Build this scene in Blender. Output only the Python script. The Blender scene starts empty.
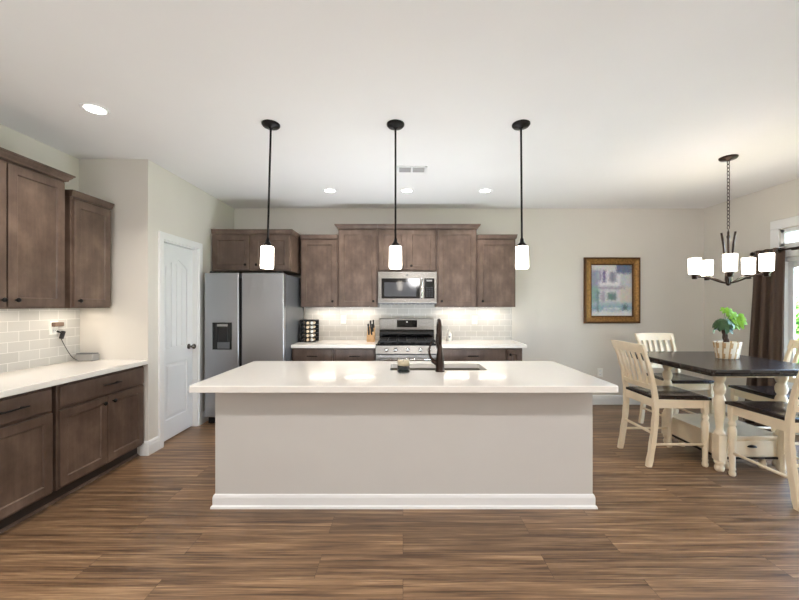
import bpy, bmesh, math, random
from mathutils import Matrix, Vector

random.seed(7)
C = bpy.context.scene.collection
SC = bpy.context.scene
PI = math.pi

# ------------------------------------------------------------------ camera
EYE = 1.39
cam_d = bpy.data.cameras.new('camera')
cam = bpy.data.objects.new('camera', cam_d)
C.objects.link(cam)
cam.location = (0, 0, EYE)
cam.rotation_euler = (PI / 2, 0, 0)
cam_d.sensor_fit = 'HORIZONTAL'
cam_d.sensor_width = 36.0
cam_d.lens = 36.0 * 355.0 / 799.0
cam_d.shift_x = -3.5 / 799.0
cam_d.shift_y = 5.0 / 799.0
cam_d.clip_start = 0.05
SC.camera = cam

# ------------------------------------------------------------------ world
w = bpy.data.worlds.new('world')
SC.world = w
w.use_nodes = True
wn = w.node_tree
bg = wn.nodes['Background']
sky = wn.nodes.new('ShaderNodeTexSky')
sky.sky_type = 'NISHITA'
sky.sun_disc = False
sky.sun_elevation = math.radians(48)
sky.sun_rotation = math.radians(200)
sky.air_density = 1.0
sky.dust_density = 2.0
wn.links.new(sky.outputs[0], bg.inputs[0])
bg.inputs[1].default_value = 5.5

SC.view_settings.view_transform = 'Standard'
SC.view_settings.look = 'None'
SC.view_settings.exposure = -0.07
SC.view_settings.gamma = 1.0
SC.view_settings.use_curve_mapping = False


def kelvin(k):
    return {2900: (1.0, .74, .46), 3300: (1, .80, .57), 4000: (1, .87, .72), 5000: (1, .94, .87),
            6000: (1, .98, .97), 7000: (.93, .96, 1)}[k]


def area(name, loc, rot, sx, sy, energy, col, spread=None):
    d = bpy.data.lights.new(name, 'AREA')
    d.shape = 'RECTANGLE'
    d.size, d.size_y = sx, sy
    d.energy = energy
    d.color = col
    if spread:
        d.spread = spread
    o = bpy.data.objects.new(name, d)
    C.objects.link(o)
    o.location = loc
    o.rotation_euler = rot
    return o


COOL = (.86, .94, 1.0)
COOL = (.86, .925, 1.0)
# two added fill areas behind the camera, aimed up to brighten the ceiling
for bx in (-1.75, 2.1):
    area('ceiling_fill', (bx, -.9, 1.45), (PI - .42, 0, 0), 1.3, 1.0, 36, COOL)
# unseen fill added low in the aisle to lift the back ceiling
area('aisle_fill', (.0, 3.66, .72), (PI, 0, 0), 2.2, .28, 34, COOL)


def ceiling_spot(x, y, energy, col, size=125):
    d = bpy.data.lights.new('downlight_lamp', 'SPOT')
    d.energy = energy
    d.spot_size = math.radians(size)
    d.spot_blend = .8
    d.shadow_soft_size = .06
    d.color = col
    o = bpy.data.objects.new('downlight_lamp', d)
    C.objects.link(o)
    o.location = (x, y, 2.72)


# the living room's own downlights, above and behind the photographer
for lx in (-1.6, -.2, 1.2, 2.6):
    ceiling_spot(lx, .15, 95, kelvin(6000), 150)
# added point fill without a fixture, evens out the island front
d = bpy.data.lights.new('rear_fill', 'POINT')
d.energy = 100
d.shadow_soft_size = .25
d.color = kelvin(6000)
o = bpy.data.objects.new('rear_fill', d)
C.objects.link(o)
o.location = (.4, -2.6, 2.25)


# ------------------------------------------------------------------ materials
def lin(c):
    c = c / 255.0
    return c / 12.92 if c <= .04045 else ((c + .055) / 1.055) ** 2.4


def rgb(r, g, b):
    return (lin(r), lin(g), lin(b), 1)


class Nodes:
    def __init__(self, name):
        self.m = bpy.data.materials.new(name)
        self.m.use_nodes = True
        self.t = self.m.node_tree
        self.p = self.t.nodes['Principled BSDF']
        self.out = self.t.nodes['Material Output']

    def n(self, kind, **kw):
        x = self.t.nodes.new(kind)
        for k, v in kw.items():
            if k in x.inputs:
                x.inputs[k].default_value = v
            else:
                setattr(x, k, v)
        return x

    def l(self, a, b):
        self.t.links.new(a, b)

    def ramp(self, fac, stops):
        r = self.n('ShaderNodeValToRGB')
        e = r.color_ramp.elements
        while len(e) < len(stops):
            e.new(.5)
        for i, (p, c) in enumerate(stops):
            e[i].position = p
            e[i].color = c
        self.l(fac, r.inputs[0])
        return r.outputs[0]

    def coords(self, kind='Object', scale=(1, 1, 1), rot=(0, 0, 0)):
        tc = self.n('ShaderNodeTexCoord')
        mp = self.n('ShaderNodeMapping')
        mp.inputs['Scale'].default_value = scale
        mp.inputs['Rotation'].default_value = rot
        self.l(tc.outputs[kind], mp.inputs[0])
        return mp.outputs[0]

    def bump(self, h, strength, dist=.002):
        b = self.n('ShaderNodeBump')
        b.inputs['Strength'].default_value = strength
        b.inputs['Distance'].default_value = dist
        self.l(h, b.inputs['Height'])
        self.l(b.outputs[0], self.p.inputs['Normal'])

    def math(self, op, a, b=None):
        x = self.n('ShaderNodeMath', operation=op)
        for i, v in enumerate((a, b)):
            if v is None:
                continue
            if hasattr(v, 'links'):
                self.l(v, x.inputs[i])
            else:
                x.inputs[i].default_value = v
        return x.outputs[0]

    def mix(self, fac, a, b, mode='MIX'):
        x = self.n('ShaderNodeMix', data_type='RGBA', blend_type=mode)
        for s, v in ((x.inputs[0], fac), (x.inputs[6], a), (x.inputs[7], b)):
            if hasattr(v, 'links'):
                self.l(v, s)
            else:
                s.default_value = v
        return x.outputs[2]


def plain(name, col, rough=.5, metal=0.0, noise=.04, nscale=8, bump=0.0, spec=.5, coat=0.0):
    N = Nodes(name)
    v = N.coords()
    t = N.n('ShaderNodeTexNoise', Scale=nscale, Detail=4.0)
    N.l(v, t.inputs['Vector'])
    lo = tuple(c * (1 - noise) for c in col[:3]) + (1,)
    hi = tuple(min(1, c * (1 + noise)) for c in col[:3]) + (1,)
    N.l(N.ramp(t.outputs['Fac'], [(.3, lo), (.7, hi)]), N.p.inputs['Base Color'])
    N.p.inputs['Roughness'].default_value = rough
    N.p.inputs['Metallic'].default_value = metal
    N.p.inputs['Specular IOR Level'].default_value = spec
    N.p.inputs['Coat Weight'].default_value = coat
    if bump:
        t2 = N.n('ShaderNodeTexNoise', Scale=nscale * 12, Detail=3.0)
        N.l(v, t2.inputs['Vector'])
        N.bump(t2.outputs['Fac'], bump)
    return N.m


def cabinet_wood(name, dark, mid, light, rough=.38):
    """stained maple: soft cloudy blotches under a fine vertical grain"""
    N = Nodes(name)
    blot = N.n('ShaderNodeTexNoise', Scale=5.5, Detail=5.0, Roughness=.6)
    N.l(N.coords(scale=(1, 1, .8)), blot.inputs['Vector'])
    grain = N.n('ShaderNodeTexNoise', Scale=26.0, Detail=6.0, Roughness=.65)
    N.l(N.coords(scale=(1, 1, .06)), grain.inputs['Vector'])
    f = N.math('ADD', N.math('MULTIPLY', blot.outputs['Fac'], .7), N.math('MULTIPLY', grain.outputs['Fac'], .3))
    N.l(N.ramp(f, [(.34, dark), (.5, mid), (.66, light)]), N.p.inputs['Base Color'])
    N.p.inputs['Roughness'].default_value = rough
    N.bump(grain.outputs['Fac'], .08)
    return N.m


def floor_mat():
    N = Nodes('plank_floor')
    v = N.coords()
    br = N.n('ShaderNodeTexBrick')
    br.offset = .37
    br.offset_frequency = 2
    br.inputs['Scale'].default_value = 1.0
    br.inputs['Brick Width'].default_value = 1.22
    br.inputs['Row Height'].default_value = .18
    br.inputs['Mortar Size'].default_value = .0012
    br.inputs['Mortar Smooth'].default_value = .3
    br.inputs['Bias'].default_value = 0.0
    br.inputs['Color1'].default_value = (0, 0, 0, 1)
    br.inputs['Color2'].default_value = (1, 1, 1, 1)
    br.inputs['Mortar'].default_value = (.5, .5, .5, 1)
    N.l(v, br.inputs['Vector'])
    rnd = N.n('ShaderNodeSeparateColor')
    N.l(br.outputs['Color'], rnd.inputs[0])
    sx = N.n('ShaderNodeSeparateXYZ')
    N.l(v, sx.inputs[0])
    off = N.math('MULTIPLY', rnd.outputs[0], 37.0)
    cx = N.n('ShaderNodeCombineXYZ')
    N.l(N.math('MULTIPLY', N.math('ADD', sx.outputs[0], off), 1.0), cx.inputs[0])
    N.l(N.math('MULTIPLY', sx.outputs[1], 22.0), cx.inputs[1])
    N.l(off, cx.inputs[2])
    big = N.n('ShaderNodeTexNoise', Scale=1.5, Detail=5.0, Roughness=.62, Distortion=.45)
    N.l(cx.outputs[0], big.inputs['Vector'])
    cf = N.n('ShaderNodeCombineXYZ')
    N.l(N.math('MULTIPLY', N.math('ADD', sx.outputs[0], off), 2.2), cf.inputs[0])
    N.l(N.math('MULTIPLY', sx.outputs[1], 120.0), cf.inputs[1])
    fine = N.n('ShaderNodeTexNoise', Scale=1.0, Detail=5.0, Roughness=.7)
    N.l(cf.outputs[0], fine.inputs['Vector'])
    f = N.math('ADD', N.math('MULTIPLY', big.outputs['Fac'], .58), N.math('MULTIPLY', fine.outputs['Fac'], .42))
    col = N.ramp(f, [(.33, rgb(58, 43, 32)), (.43, rgb(97, 73, 53)), (.53, rgb(132, 103, 76)), (.66, rgb(178, 146, 111))])
    var = N.ramp(rnd.outputs[0], [(0, (.80, .80, .81, 1)), (1, (1.14, 1.12, 1.09, 1))])
    col = N.mix(1.0, col, var, 'MULTIPLY')
    col = N.mix(N.math('MULTIPLY', br.outputs['Fac'], .75), col, rgb(45, 33, 26))
    N.l(col, N.p.inputs['Base Color'])
    N.l(N.ramp(fine.outputs['Fac'], [(.2, (.30, .30, .30, 1)), (.8, (.44, .44, .44, 1))]), N.p.inputs['Roughness'])
    h = N.math('SUBTRACT', N.math('MULTIPLY', fine.outputs['Fac'], .3), br.outputs['Fac'])
    N.bump(h, .25, .001)
    return N.m


def tile_mat(name, axis):
    """grey subway tiles in running bond, pale grout; axis = horizontal axis of the wall"""
    N = Nodes(name)
    sx = N.n('ShaderNodeSeparateXYZ')
    N.l(N.coords(), sx.inputs[0])
    cx = N.n('ShaderNodeCombineXYZ')
    N.l(sx.outputs[axis], cx.inputs[0])
    N.l(sx.outputs[2], cx.inputs[1])
    br = N.n('ShaderNodeTexBrick')
    br.inputs['Scale'].default_value = 1.0
    br.inputs['Brick Width'].default_value = .158
    br.inputs['Row Height'].default_value = .079
    br.inputs['Mortar Size'].default_value = .0022
    br.inputs['Mortar Smooth'].default_value = .2
    br.inputs['Color1'].default_value = rgb(194, 192, 187)
    br.inputs['Color2'].default_value = rgb(205, 203, 198)
    br.inputs['Mortar'].default_value = rgb(226, 224, 219)
    N.l(cx.outputs[0], br.inputs['Vector'])
    N.l(br.outputs['Color'], N.p.inputs['Base Color'])
    N.l(N.ramp(br.outputs['Fac'], [(0, (.16, .16, .16, 1)), (1, (.8, .8, .8, 1))]), N.p.inputs['Roughness'])
    N.bump(N.math('SUBTRACT', 1.0, br.outputs['Fac']), .35, .001)
    return N.m


def steel_mat(name, col, rough=.28, stretch=(1, 1, 60)):
    """brushed stainless"""
    N = Nodes(name)
    t = N.n('ShaderNodeTexNoise', Scale=9.0, Detail=5.0)
    N.l(N.coords(scale=stretch), t.inputs['Vector'])
    N.l(N.ramp(t.outputs['Fac'], [(.3, tuple(c * .96 for c in col[:3]) + (1,)), (.7, col)]), N.p.inputs['Base Color'])
    N.l(N.ramp(t.outputs['Fac'], [(.3, (rough - .05,) * 3 + (1,)), (.7, (rough + .06,) * 3 + (1,))]), N.p.inputs['Roughness'])
    N.p.inputs['Metallic'].default_value = 1.0
    N.bump(t.outputs['Fac'], .012, .0004)
    return N.m


def glow_mat(name, col, strength):
    N = Nodes(name)
    t = N.n('ShaderNodeTexNoise', Scale=6.0)
    N.l(N.coords(), t.inputs['Vector'])
    N.l(N.ramp(t.outputs['Fac'], [(.2, rgb(250, 246, 238)), (.8, rgb(255, 252, 246))]), N.p.inputs['Base Color'])
    N.p.inputs['Emission Color'].default_value = col + (1,)
    N.p.inputs['Emission Strength'].default_value = strength
    N.p.inputs['Roughness'].default_value = .25
    return N.m


def glass_mat(name, tint=(1, 1, 1, 1), rough=0.0):
    N = Nodes(name)
    tr = N.n('ShaderNodeBsdfTransparent')
    tr.inputs[0].default_value = tint
    gl = N.n('ShaderNodeBsdfGlossy')
    gl.inputs['Roughness'].default_value = rough
    fr = N.n('ShaderNodeFresnel')
    fr.inputs['IOR'].default_value = 1.45
    mx = N.n('ShaderNodeMixShader')
    N.l(fr.outputs[0], mx.inputs[0])
    N.l(tr.outputs[0], mx.inputs[1])
    N.l(gl.outputs[0], mx.inputs[2])
    N.l(mx.outputs[0], N.out.inputs['Surface'])
    return N.m


M = {}
M['wall'] = plain('wall_paint', rgb(219, 214, 205), .75, noise=.012, nscale=3, bump=.03, spec=.25)
M['ceiling'] = plain('ceiling_paint', rgb(238, 237, 235), .85, noise=.01, nscale=2, bump=.04, spec=.2)
M['trim'] = plain('white_trim_paint', rgb(238, 238, 237), .38, noise=.01, nscale=4)
M['door'] = plain('white_door_paint', rgb(236, 237, 238), .36, noise=.01, nscale=4)
M['floor'] = floor_mat()
M['tile_back'] = tile_mat('back_subway_tile', 0)
M['tile_left'] = tile_mat('left_subway_tile', 1)
M['wood'] = cabinet_wood('stained_maple', rgb(76, 60, 51), rgb(96, 78, 67), rgb(119, 99, 86))
M['wood_dark'] = plain('dark_toe_kick_stain', rgb(50, 42, 38), .5, noise=.1, nscale=10)  # darker tone of the toe kicks
M['quartz'] = plain('white_quartz', rgb(236, 231, 223), .12, noise=.012, nscale=26, spec=.5, coat=.2)
M['island'] = plain('island_paint', rgb(206, 203, 198), .7, noise=.012, nscale=3, bump=.03, spec=.25)
M['black_metal'] = plain('black_hardware', rgb(22, 20, 19), .38, metal=.6, noise=.1)
M['bronze'] = plain('dark_bronze', rgb(58, 46, 40), .30, metal=.85, noise=.15, nscale=12)
M['steel'] = steel_mat('brushed_steel', rgb(170, 171, 174), .33, (120, 120, 1.5))
M['steel_h'] = steel_mat('brushed_steel_level', rgb(152, 149, 144), .30, (1.5, 1.5, 120))
M['sink_steel'] = steel_mat('sink_steel', rgb(140, 133, 121), .38, (40, 2, 2))
M['chrome'] = plain('polished_chrome', rgb(215, 214, 212), .12, metal=1.0, noise=.02)
M['nickel'] = plain('satin_nickel', rgb(120, 116, 112), .25, metal=1.0, noise=.03)
M['case_grey'] = plain('fridge_case_grey', rgb(98, 100, 104), .42, metal=.3, noise=.04)
M['black_glass'] = plain('black_glass', rgb(14, 14, 16), .06, noise=.05)
M['oven_glass'] = plain('oven_window_glass', rgb(70, 71, 75), .08, noise=.05)
M['black_plastic'] = plain('black_plastic', rgb(24, 24, 26), .4, noise=.08)
M['grey_plastic'] = plain('grey_plastic', rgb(150, 148, 145), .4, noise=.04)
M['iron'] = plain('cast_iron', rgb(26, 26, 27), .6, noise=.15, bump=.1)
M['white_plastic'] = plain('white_plastic', rgb(240, 238, 232), .35, noise=.01)
M['shade'] = glow_mat('lit_opal_glass', (1, .89, .75), 12.0)
M['lens'] = glow_mat('lit_downlight_lens', (1, .95, .88), 14.0)
M['strip'] = glow_mat('lit_strip_lens', (1, .92, .80), 6.0)
M['pane'] = glass_mat('window_glass')
M['jar_glass'] = glass_mat('clear_jar_glass', (.95, .96, .96, 1), .02)
M['candle_wax'] = plain('dark_candle_wax', rgb(40, 46, 46), .45, noise=.2, nscale=40)
M['cream_wax'] = plain('cream_candle_wax', rgb(232, 216, 186), .5, noise=.08, nscale=30)
M['cream'] = plain('cream_chair_paint', rgb(232, 214, 184), .42, noise=.05, nscale=9)
M['espresso'] = cabinet_wood('espresso_wood', rgb(28, 22, 20), rgb(42, 33, 30), rgb(60, 48, 43), .25)
M['curtain'] = plain('taupe_curtain_cloth', rgb(92, 76, 67), .85, noise=.06, nscale=60, bump=.1, spec=.15)
M['gold'] = plain('antique_gold', rgb(146, 108, 58), .38, metal=.55, noise=.35, nscale=40, bump=.3)
M['gold_dark'] = plain('dark_gilt', rgb(92, 60, 28), .45, metal=.4, noise=.4, nscale=50, bump=.3)
M['block_wood'] = plain('pale_block_wood', rgb(205, 164, 118), .5, noise=.12, nscale=20)
M['leaf'] = plain('dark_green_leaf', rgb(52, 88, 46), .45, noise=.25, nscale=30)
M['leaf_new'] = plain('lime_green_leaf', rgb(122, 176, 40), .45, noise=.18, nscale=30)
M['bark'] = plain('brown_bark', rgb(74, 54, 42), .8, noise=.3, nscale=40, bump=.3)
M['basket_tan'] = plain('tan_basket_cane', rgb(196, 160, 112), .7, noise=.15, nscale=40)
M['basket_cream'] = plain('cream_basket_cane', rgb(236, 226, 204), .7, noise=.06, nscale=40)
M['soil'] = plain('potting_soil', rgb(50, 38, 30), .95, noise=.3, nscale=60, bump=.4)
M['label_cream'] = plain('cream_jar_label', rgb(236, 214, 184), .5, noise=.06)
M['spice'] = plain('spice_brown', rgb(150, 96, 52), .6, noise=.2, nscale=60)
M['brown_plastic'] = plain('brown_plastic', rgb(120, 98, 84), .45, noise=.1)
M['vent_dark'] = plain('vent_cavity', rgb(120, 118, 116), .8, noise=.05)
M['lawn'] = plain('lawn_grass', rgb(96, 140, 60), .95, noise=.3, nscale=6, bump=.5)
M['hedge'] = plain('hedge_leaf', rgb(120, 170, 78), .6, noise=.35, nscale=3)
M['siding'] = plain('pale_siding', rgb(205, 212, 222), .7, noise=.03)
M['concrete'] = plain('patio_concrete', rgb(186, 182, 176), .85, noise=.08, nscale=5, bump=.2)
M['recess'] = plain('dark_recess', rgb(20, 20, 22), .6, noise=.1)


# ------------------------------------------------------------------ mesh helpers
def BM():
    return bmesh.new()


def box(bm, x0, x1, y0, y1, z0, z1, bev=0.0, seg=2, mi=0):
    t = bmesh.new()
    bmesh.ops.create_cube(t, size=1.0)
    for v in t.verts:
        v.co = Vector(((x0 + x1) / 2 + v.co.x * (x1 - x0), (y0 + y1) / 2 + v.co.y * (y1 - y0),
                       (z0 + z1) / 2 + v.co.z * (z1 - z0)))
    if bev:
        bmesh.ops.bevel(t, geom=t.edges[:], offset=bev, segments=seg, affect='EDGES', profile=.5)
    merge(bm, t, None, mi)


def merge(bm, t, mat=None, mi=0):
    vm = {}
    for v in t.verts:
        vm[v] = bm.verts.new(mat @ v.co if mat else v.co)
    for f in t.faces:
        try:
            nf = bm.faces.new([vm[v] for v in f.verts])
            nf.smooth = f.smooth
            nf.material_index = mi if mi else f.material_index
        except ValueError:
            pass
    t.free()


def rings(bm, loops, cap0=True, cap1=True, smooth=False, closed=True):
    """loft a list of vertex loops (each a list of points)"""
    vs = [[bm.verts.new(p) for p in L] for L in loops]
    n = len(vs[0])
    for a, b in zip(vs, vs[1:]):
        for i in range(n if closed else n - 1):
            j = (i + 1) % n
            f = bm.faces.new((a[i], a[j], b[j], b[i]))
            f.smooth = smooth
    if cap0:
        bm.faces.new(list(reversed(vs[0])))
    if cap1:
        bm.faces.new(vs[-1])
    return vs


def lathe(bm, prof, c=(0, 0, 0), seg=24, axis='z', smooth=True, cap=True, sx=1.0, sy=1.0):
    c = Vector(c)
    loops = []
    for r, h in prof:
        L = []
        for i in range(seg):
            a = 2 * PI * i / seg
            p = (r * math.cos(a) * sx, r * math.sin(a) * sy, h)
            if axis == 'x':
                p = (p[2], p[0], p[1])
            elif axis == 'y':
                p = (p[0], -p[2], p[1])       # grows towards -y (out of a wall facing the camera)
            L.append(c + Vector(p))
        loops.append(L)
    rings(bm, loops, cap, cap, smooth)


def tube(bm, pts, r, seg=10, smooth=True, flat=1.0):
    """swept tube; r may be a list"""
    pts = [Vector(p) for p in pts]
    rs = r if isinstance(r, (list, tuple)) else [r] * len(pts)
    loops = []
    prev = None
    for i, p in enumerate(pts):
        d = (pts[min(i + 1, len(pts) - 1)] - pts[max(i - 1, 0)]).normalized()
        if prev is None:
            up = Vector((0, 0, 1)) if abs(d.z) < .9 else Vector((1, 0, 0))
            u = d.cross(up).normalized()
        else:
            u = (prev - d * prev.dot(d)).normalized()
        prev = u
        v = d.cross(u).normalized()
        loops.append([p + u * (rs[i] * math.cos(2 * PI * k / seg)) + v * (rs[i] * flat * math.sin(2 * PI * k / seg))
                      for k in range(seg)])
    rings(bm, loops, True, True, smooth)


def bez(p0, p1, p2, p3, n=10):
    p0, p1, p2, p3 = map(Vector, (p0, p1, p2, p3))
    out = []
    for i in range(n + 1):
        t = i / n
        out.append(p0 * (1 - t) ** 3 + p1 * 3 * t * (1 - t) ** 2 + p2 * 3 * t * t * (1 - t) + p3 * t ** 3)
    return out


def prism(bm, poly, axis, a, b):
    """extrude a 2D polygon along an axis; poly in the two other axes in order"""
    def P(u, v, h):
        return {'x': (h, u, v), 'y': (u, h, v), 'z': (u, v, h)}[axis]
    rings(bm, [[P(u, v, a) for u, v in poly], [P(u, v, b) for u, v in poly]])


def panel(bm, w, h, steps, mat, smooth=False):
    """front in the XZ plane facing -y, 0..w by 0..h; steps = (inset, y) rings from back to centre"""
    t = bmesh.new()
    loops = []
    for ins, y in steps:
        loops.append([(ins, y, ins), (w - ins, y, ins), (w - ins, y, h - ins), (ins, y, h - ins)])
    rings(t, loops)
    merge(bm, t, mat)


def face_n(x, y, z):            # front facing -y (towards the camera)
    return Matrix.Translation((x, y, z))


def face_e(x, y, z):            # front facing +x; local x runs along +y
    return Matrix.Translation((x, y, z)) @ Matrix.Rotation(PI / 2, 4, 'Z')


def face_s(x, y, z):            # front facing +y
    return Matrix.Translation((x, y, z)) @ Matrix.Rotation(PI, 4, 'Z')


SHAKER = [(0, 0), (0, -.017), (.002, -.019), (.057, -.019), (.060, -.0165), (.063, -.011), (.066, -.010)]
SLAB = [(0, 0), (0, -.015), (.004, -.019)]


def obj(name, bm, mat, parent=None, world=True):
    me = bpy.data.meshes.new(name)
    bmesh.ops.recalc_face_normals(bm, faces=bm.faces[:])
    bm.to_mesh(me)
    bm.free()
    for m in (mat if isinstance(mat, (list, tuple)) else [mat]):
        me.materials.append(m)
    o = bpy.data.objects.new(name, me)
    C.objects.link(o)
    if parent is not None:
        o.parent = parent
        if world:
            root = parent
            off = Vector((0, 0, 0))
            while root is not None:
                off += root.location
                root = root.parent
            me.transform(Matrix.Translation(-off))
    return o


def thing(name, label, cat, loc=(0, 0, 0), group=None):
    o = bpy.data.objects.new(name, None)
    o.empty_display_size = .1
    C.objects.link(o)
    o.location = loc
    o['label'] = label
    o['category'] = cat
    if group:
        o['group'] = group
    return o


def tag(o, label, cat, group=None):
    o['label'] = label
    o['category'] = cat
    if group:
        o['group'] = group
    return o


def struct(name, bm, mat, parent=None):
    o = obj(name, bm, mat, parent)
    if parent is None:
        o['kind'] = 'structure'
    return o


def dup(root, loc, rotz=None, label=None):
    r = root.copy()
    C.objects.link(r)
    r.location = loc
    if rotz is not None:
        r.rotation_euler = (0, 0, rotz)
    if label:
        r['label'] = label
    for ch in list(root.children):
        c = ch.copy()
        C.objects.link(c)
        c.parent = r
        for g in list(ch.children):
            d = g.copy()
            C.objects.link(d)
            d.parent = c
    return r


# ------------------------------------------------------------------ room
XL, XR, YB, YR, H = -3.0, 4.21, 4.965, -4.5, 2.74
PX, PY = -2.36, 3.287            # pantry corner
T = .12

b = BM(); box(b, XL - T, XR + T, YR - T, YB + T, -.1, 0); struct('floor', b, M['floor'])
b = BM(); box(b, XL - T, XR + T, YR - T, YB + T, H, H + .12); struct('ceiling', b, M['ceiling'])
b = BM(); box(b, XL - T, XR + T, YB, YB + T, 0, H); struct('wall_back', b, M['wall'])
b = BM(); box(b, XL - T, XL, YR, YB, 0, H); struct('wall_left', b, M['wall'])

# right wall with the patio door and its transom
DY0, DY1 = 2.10, 3.965
b = BM()
box(b, XR, XR + T, DY1, YB, 0, H)
box(b, XR, XR + T, DY0, DY1, 2.23, H)
box(b, XR, XR + T, DY0, DY1, 1.91, 2.04)
box(b, XR, XR + T, YR, DY0, 0, H)
struct('wall_right', b, M['wall'])

b = BM(); box(b, XL - T, XR + T, YR - T, YR, 0, H); struct('wall_rear', b, M['wall'])

# pantry box
b = BM(); box(b, XL, PX, PY, PY + T, 0, H); struct('wall_pantry_front', b, M['wall'])
PD0, PD1, PDH = 3.49, 4.08, 2.035
b = BM()
box(b, PX - T, PX, PY + T, PD0, 0, H)
box(b, PX - T, PX, PD1, YB, 0, H)
box(b, PX - T, PX, PD0, PD1, PDH, H)
struct('wall_pantry_side', b, M['wall'])

BASE = [(0, 0), (.016, 0), (.016, .088), (.012, .100), (.012, .112), (.006, .128), (0, .132)]


def base_run(bm, kind, a, bb, at, s=1, scale=1.0):
    """kind 'x': runs along x standing out towards -y*s ; 'y': runs along y standing out towards x*s"""
    pr = [(u * scale, v * scale) for u, v in BASE]
    if kind == 'x':
        prism(bm, [(at - s * u, v) for u, v in pr], 'x', a, bb)
    else:
        rings(bm, [[(at + s * u, h, v) for u, v in pr] for h in (a, bb)])


b = BM(); base_run(b, 'x', 1.475, XR, YB); struct('baseboard_back', b, M['trim'])
b = BM(); base_run(b, 'y', 4.058, YB - .02, XR, -1); base_run(b, 'y', YR, DY0 - .095, XR, -1)
struct('baseboard_right', b, M['trim'])
b = BM(); base_run(b, 'x', -2.425, PX + .016, PY); base_run(b, 'y', PY, PD0 - .071, PX, 1)
base_run(b, 'y', PD1 + .071, 4.6, PX, 1)
struct('baseboard_pantry', b, M['trim'])
b = BM(); base_run(b, 'x', XL, XR, YR, -1); struct('baseboard_rear', b, M['trim'])

# pantry door casing + jamb
b = BM()
CW = .070
for y0, y1 in ((PD0 - CW, PD0), (PD1, PD1 + CW)):
    prism(b, [(PX, y0), (PX + .018, y0), (PX + .018, y1 - .012), (PX + .010, y1), (PX, y1)] if y0 < PD0 else
          [(PX, y0), (PX + .010, y0), (PX + .018, y0 + .012), (PX + .018, y1), (PX, y1)], 'z', 0, PDH)
box(b, PX, PX + .018, PD0 - CW, PD1 + CW, PDH, PDH + CW, .003)
box(b, PX - T, PX, PD0, PD0 + .014, 0, PDH)
box(b, PX - T, PX, PD1 - .014, PD1, 0, PDH)
box(b, PX - T, PX, PD0 + .014, PD1 - .014, PDH - .014, PDH)
struct('trim_1', b, M['trim'])

# pantry door: arched plank panel above, square panel below
dw, dh = PD1 - PD0 - .034, PDH - .03
dx = PX - .062


def door_outline(x0, x1, z0, z1, arch, n=12):
    pts = [(x0, z0), (x1, z0)]
    for i in range(n + 1):
        t = i / n
        x = x1 + (x0 - x1) * t
        pts.append((x, z1 + arch * math.sin(PI * t)))
    return pts


b = BM()
mt = face_e(dx, PD0 + .017, .012)
t = BM()
box(t, 0, dw, 0, .022, 0, dh)
# raised stile/rail skin around two sunk panels
sw = .098
P0 = (sw, dw - sw)
low = (.20, .78)
up = (.93, 1.77)
box(t, 0, sw, -.012, 0, 0, dh)
box(t, dw - sw, dw, -.012, 0, 0, dh)
box(t, sw, dw - sw, -.012, 0, 0, low[0])
box(t, sw, dw - sw, -.012, 0, low[1], up[0])
arch = [(sw, dh), (sw, up[1])]
for i in range(1, 12):
    q = i / 12
    arch.append((sw + (dw - 2 * sw) * q, up[1] + .09 * math.sin(PI * q)))
arch += [(dw - sw, up[1]), (dw - sw, dh)]
prism(t, arch, 'y', -.012, 0)
# lower raised field with sloped edges
t2 = BM()
panel(t2, dw - 2 * sw - .02, low[1] - low[0] - .02, [(0, .002), (.002, -.001), (.03, -.009), (.034, -.010)],
      Matrix.Translation((sw + .01, 0, low[0] + .01)))
merge(t, t2)
# upper field of vertical boards
nb = 4
bw = (dw - 2 * sw - .02) / nb
for i in range(nb):
    x0 = sw + .01 + i * bw
    top = up[1] + .09 * math.sin(PI * (x0 + bw / 2 - sw) / (dw - 2 * sw)) - .03
    box(t, x0 + .003, x0 + bw - .003, -.007, .001, up[0] + .012, top, .002, 1)
merge(b, t, mt)
door = struct('door_1', b, M['door'])
b = BM()
lathe(b, [(.030, 0), (.030, .006), (.012, .010), (.010, .035), (.020, .042), (.029, .055), (.028, .068), (.016, .076), (.001, .078)],
      (dx + .012, 3.99, .925), 20, 'x')
obj('door_knob', b, M['nickel'], door)
b = BM()
for z in (.25, 1.05, 1.80):
    box(b, dx + .012, dx + .018, PD0 + .014, PD0 + .03, z, z + .09, .002, 1)
obj('hinge', b, M['nickel'], door)

# patio door and transom, both in one window unit
wroot = bpy.data.objects.new('window_1', None)
C.objects.link(wroot)
wroot.location = (XR + .05, (DY0 + DY1) / 2, 0)
wroot['kind'] = 'structure'
b = BM()
fx0, fx1 = XR + .004, XR + .074
for z0, z1 in ((0, 1.91), (2.04, 2.23)):
    box(b, fx0, fx1, DY0, DY0 + .045, z0, z1, .003, 1)
    box(b, fx0, fx1, DY1 - .045, DY1, z0, z1, .003, 1)
    box(b, fx0, fx1, DY0, DY1, z1 - .04, z1, .003, 1)
    box(b, fx0, fx1, DY0, DY1, z0, z0 + (.05 if z0 == 0 else .03), .003, 1)
obj('window_frame', b, M['trim'], wroot)
mid = (DY0 + DY1) / 2
for y0, y1, x in ((DY0 + .045, mid + .03, fx0 + .012), (mid - .03, DY1 - .045, fx0 + .042)):
    b = BM()
    box(b, x, x + .026, y0, y0 + .048, .05, 1.87, .003, 1)
    box(b, x, x + .026, y1 - .048, y1, .05, 1.87, .003, 1)
    box(b, x, x + .026, y0 + .048, y1 - .048, 1.80, 1.87, .003, 1)
    box(b, x, x + .026, y0 + .048, y1 - .048, .05, .15, .003, 1)
    s = obj('sliding_sash', b, M['trim'], wroot)
    b = BM(); box(b, x + .011, x + .015, y0 + .045, y1 - .045, .145, 1.805); obj('pane', b, M['pane'], s)
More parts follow.
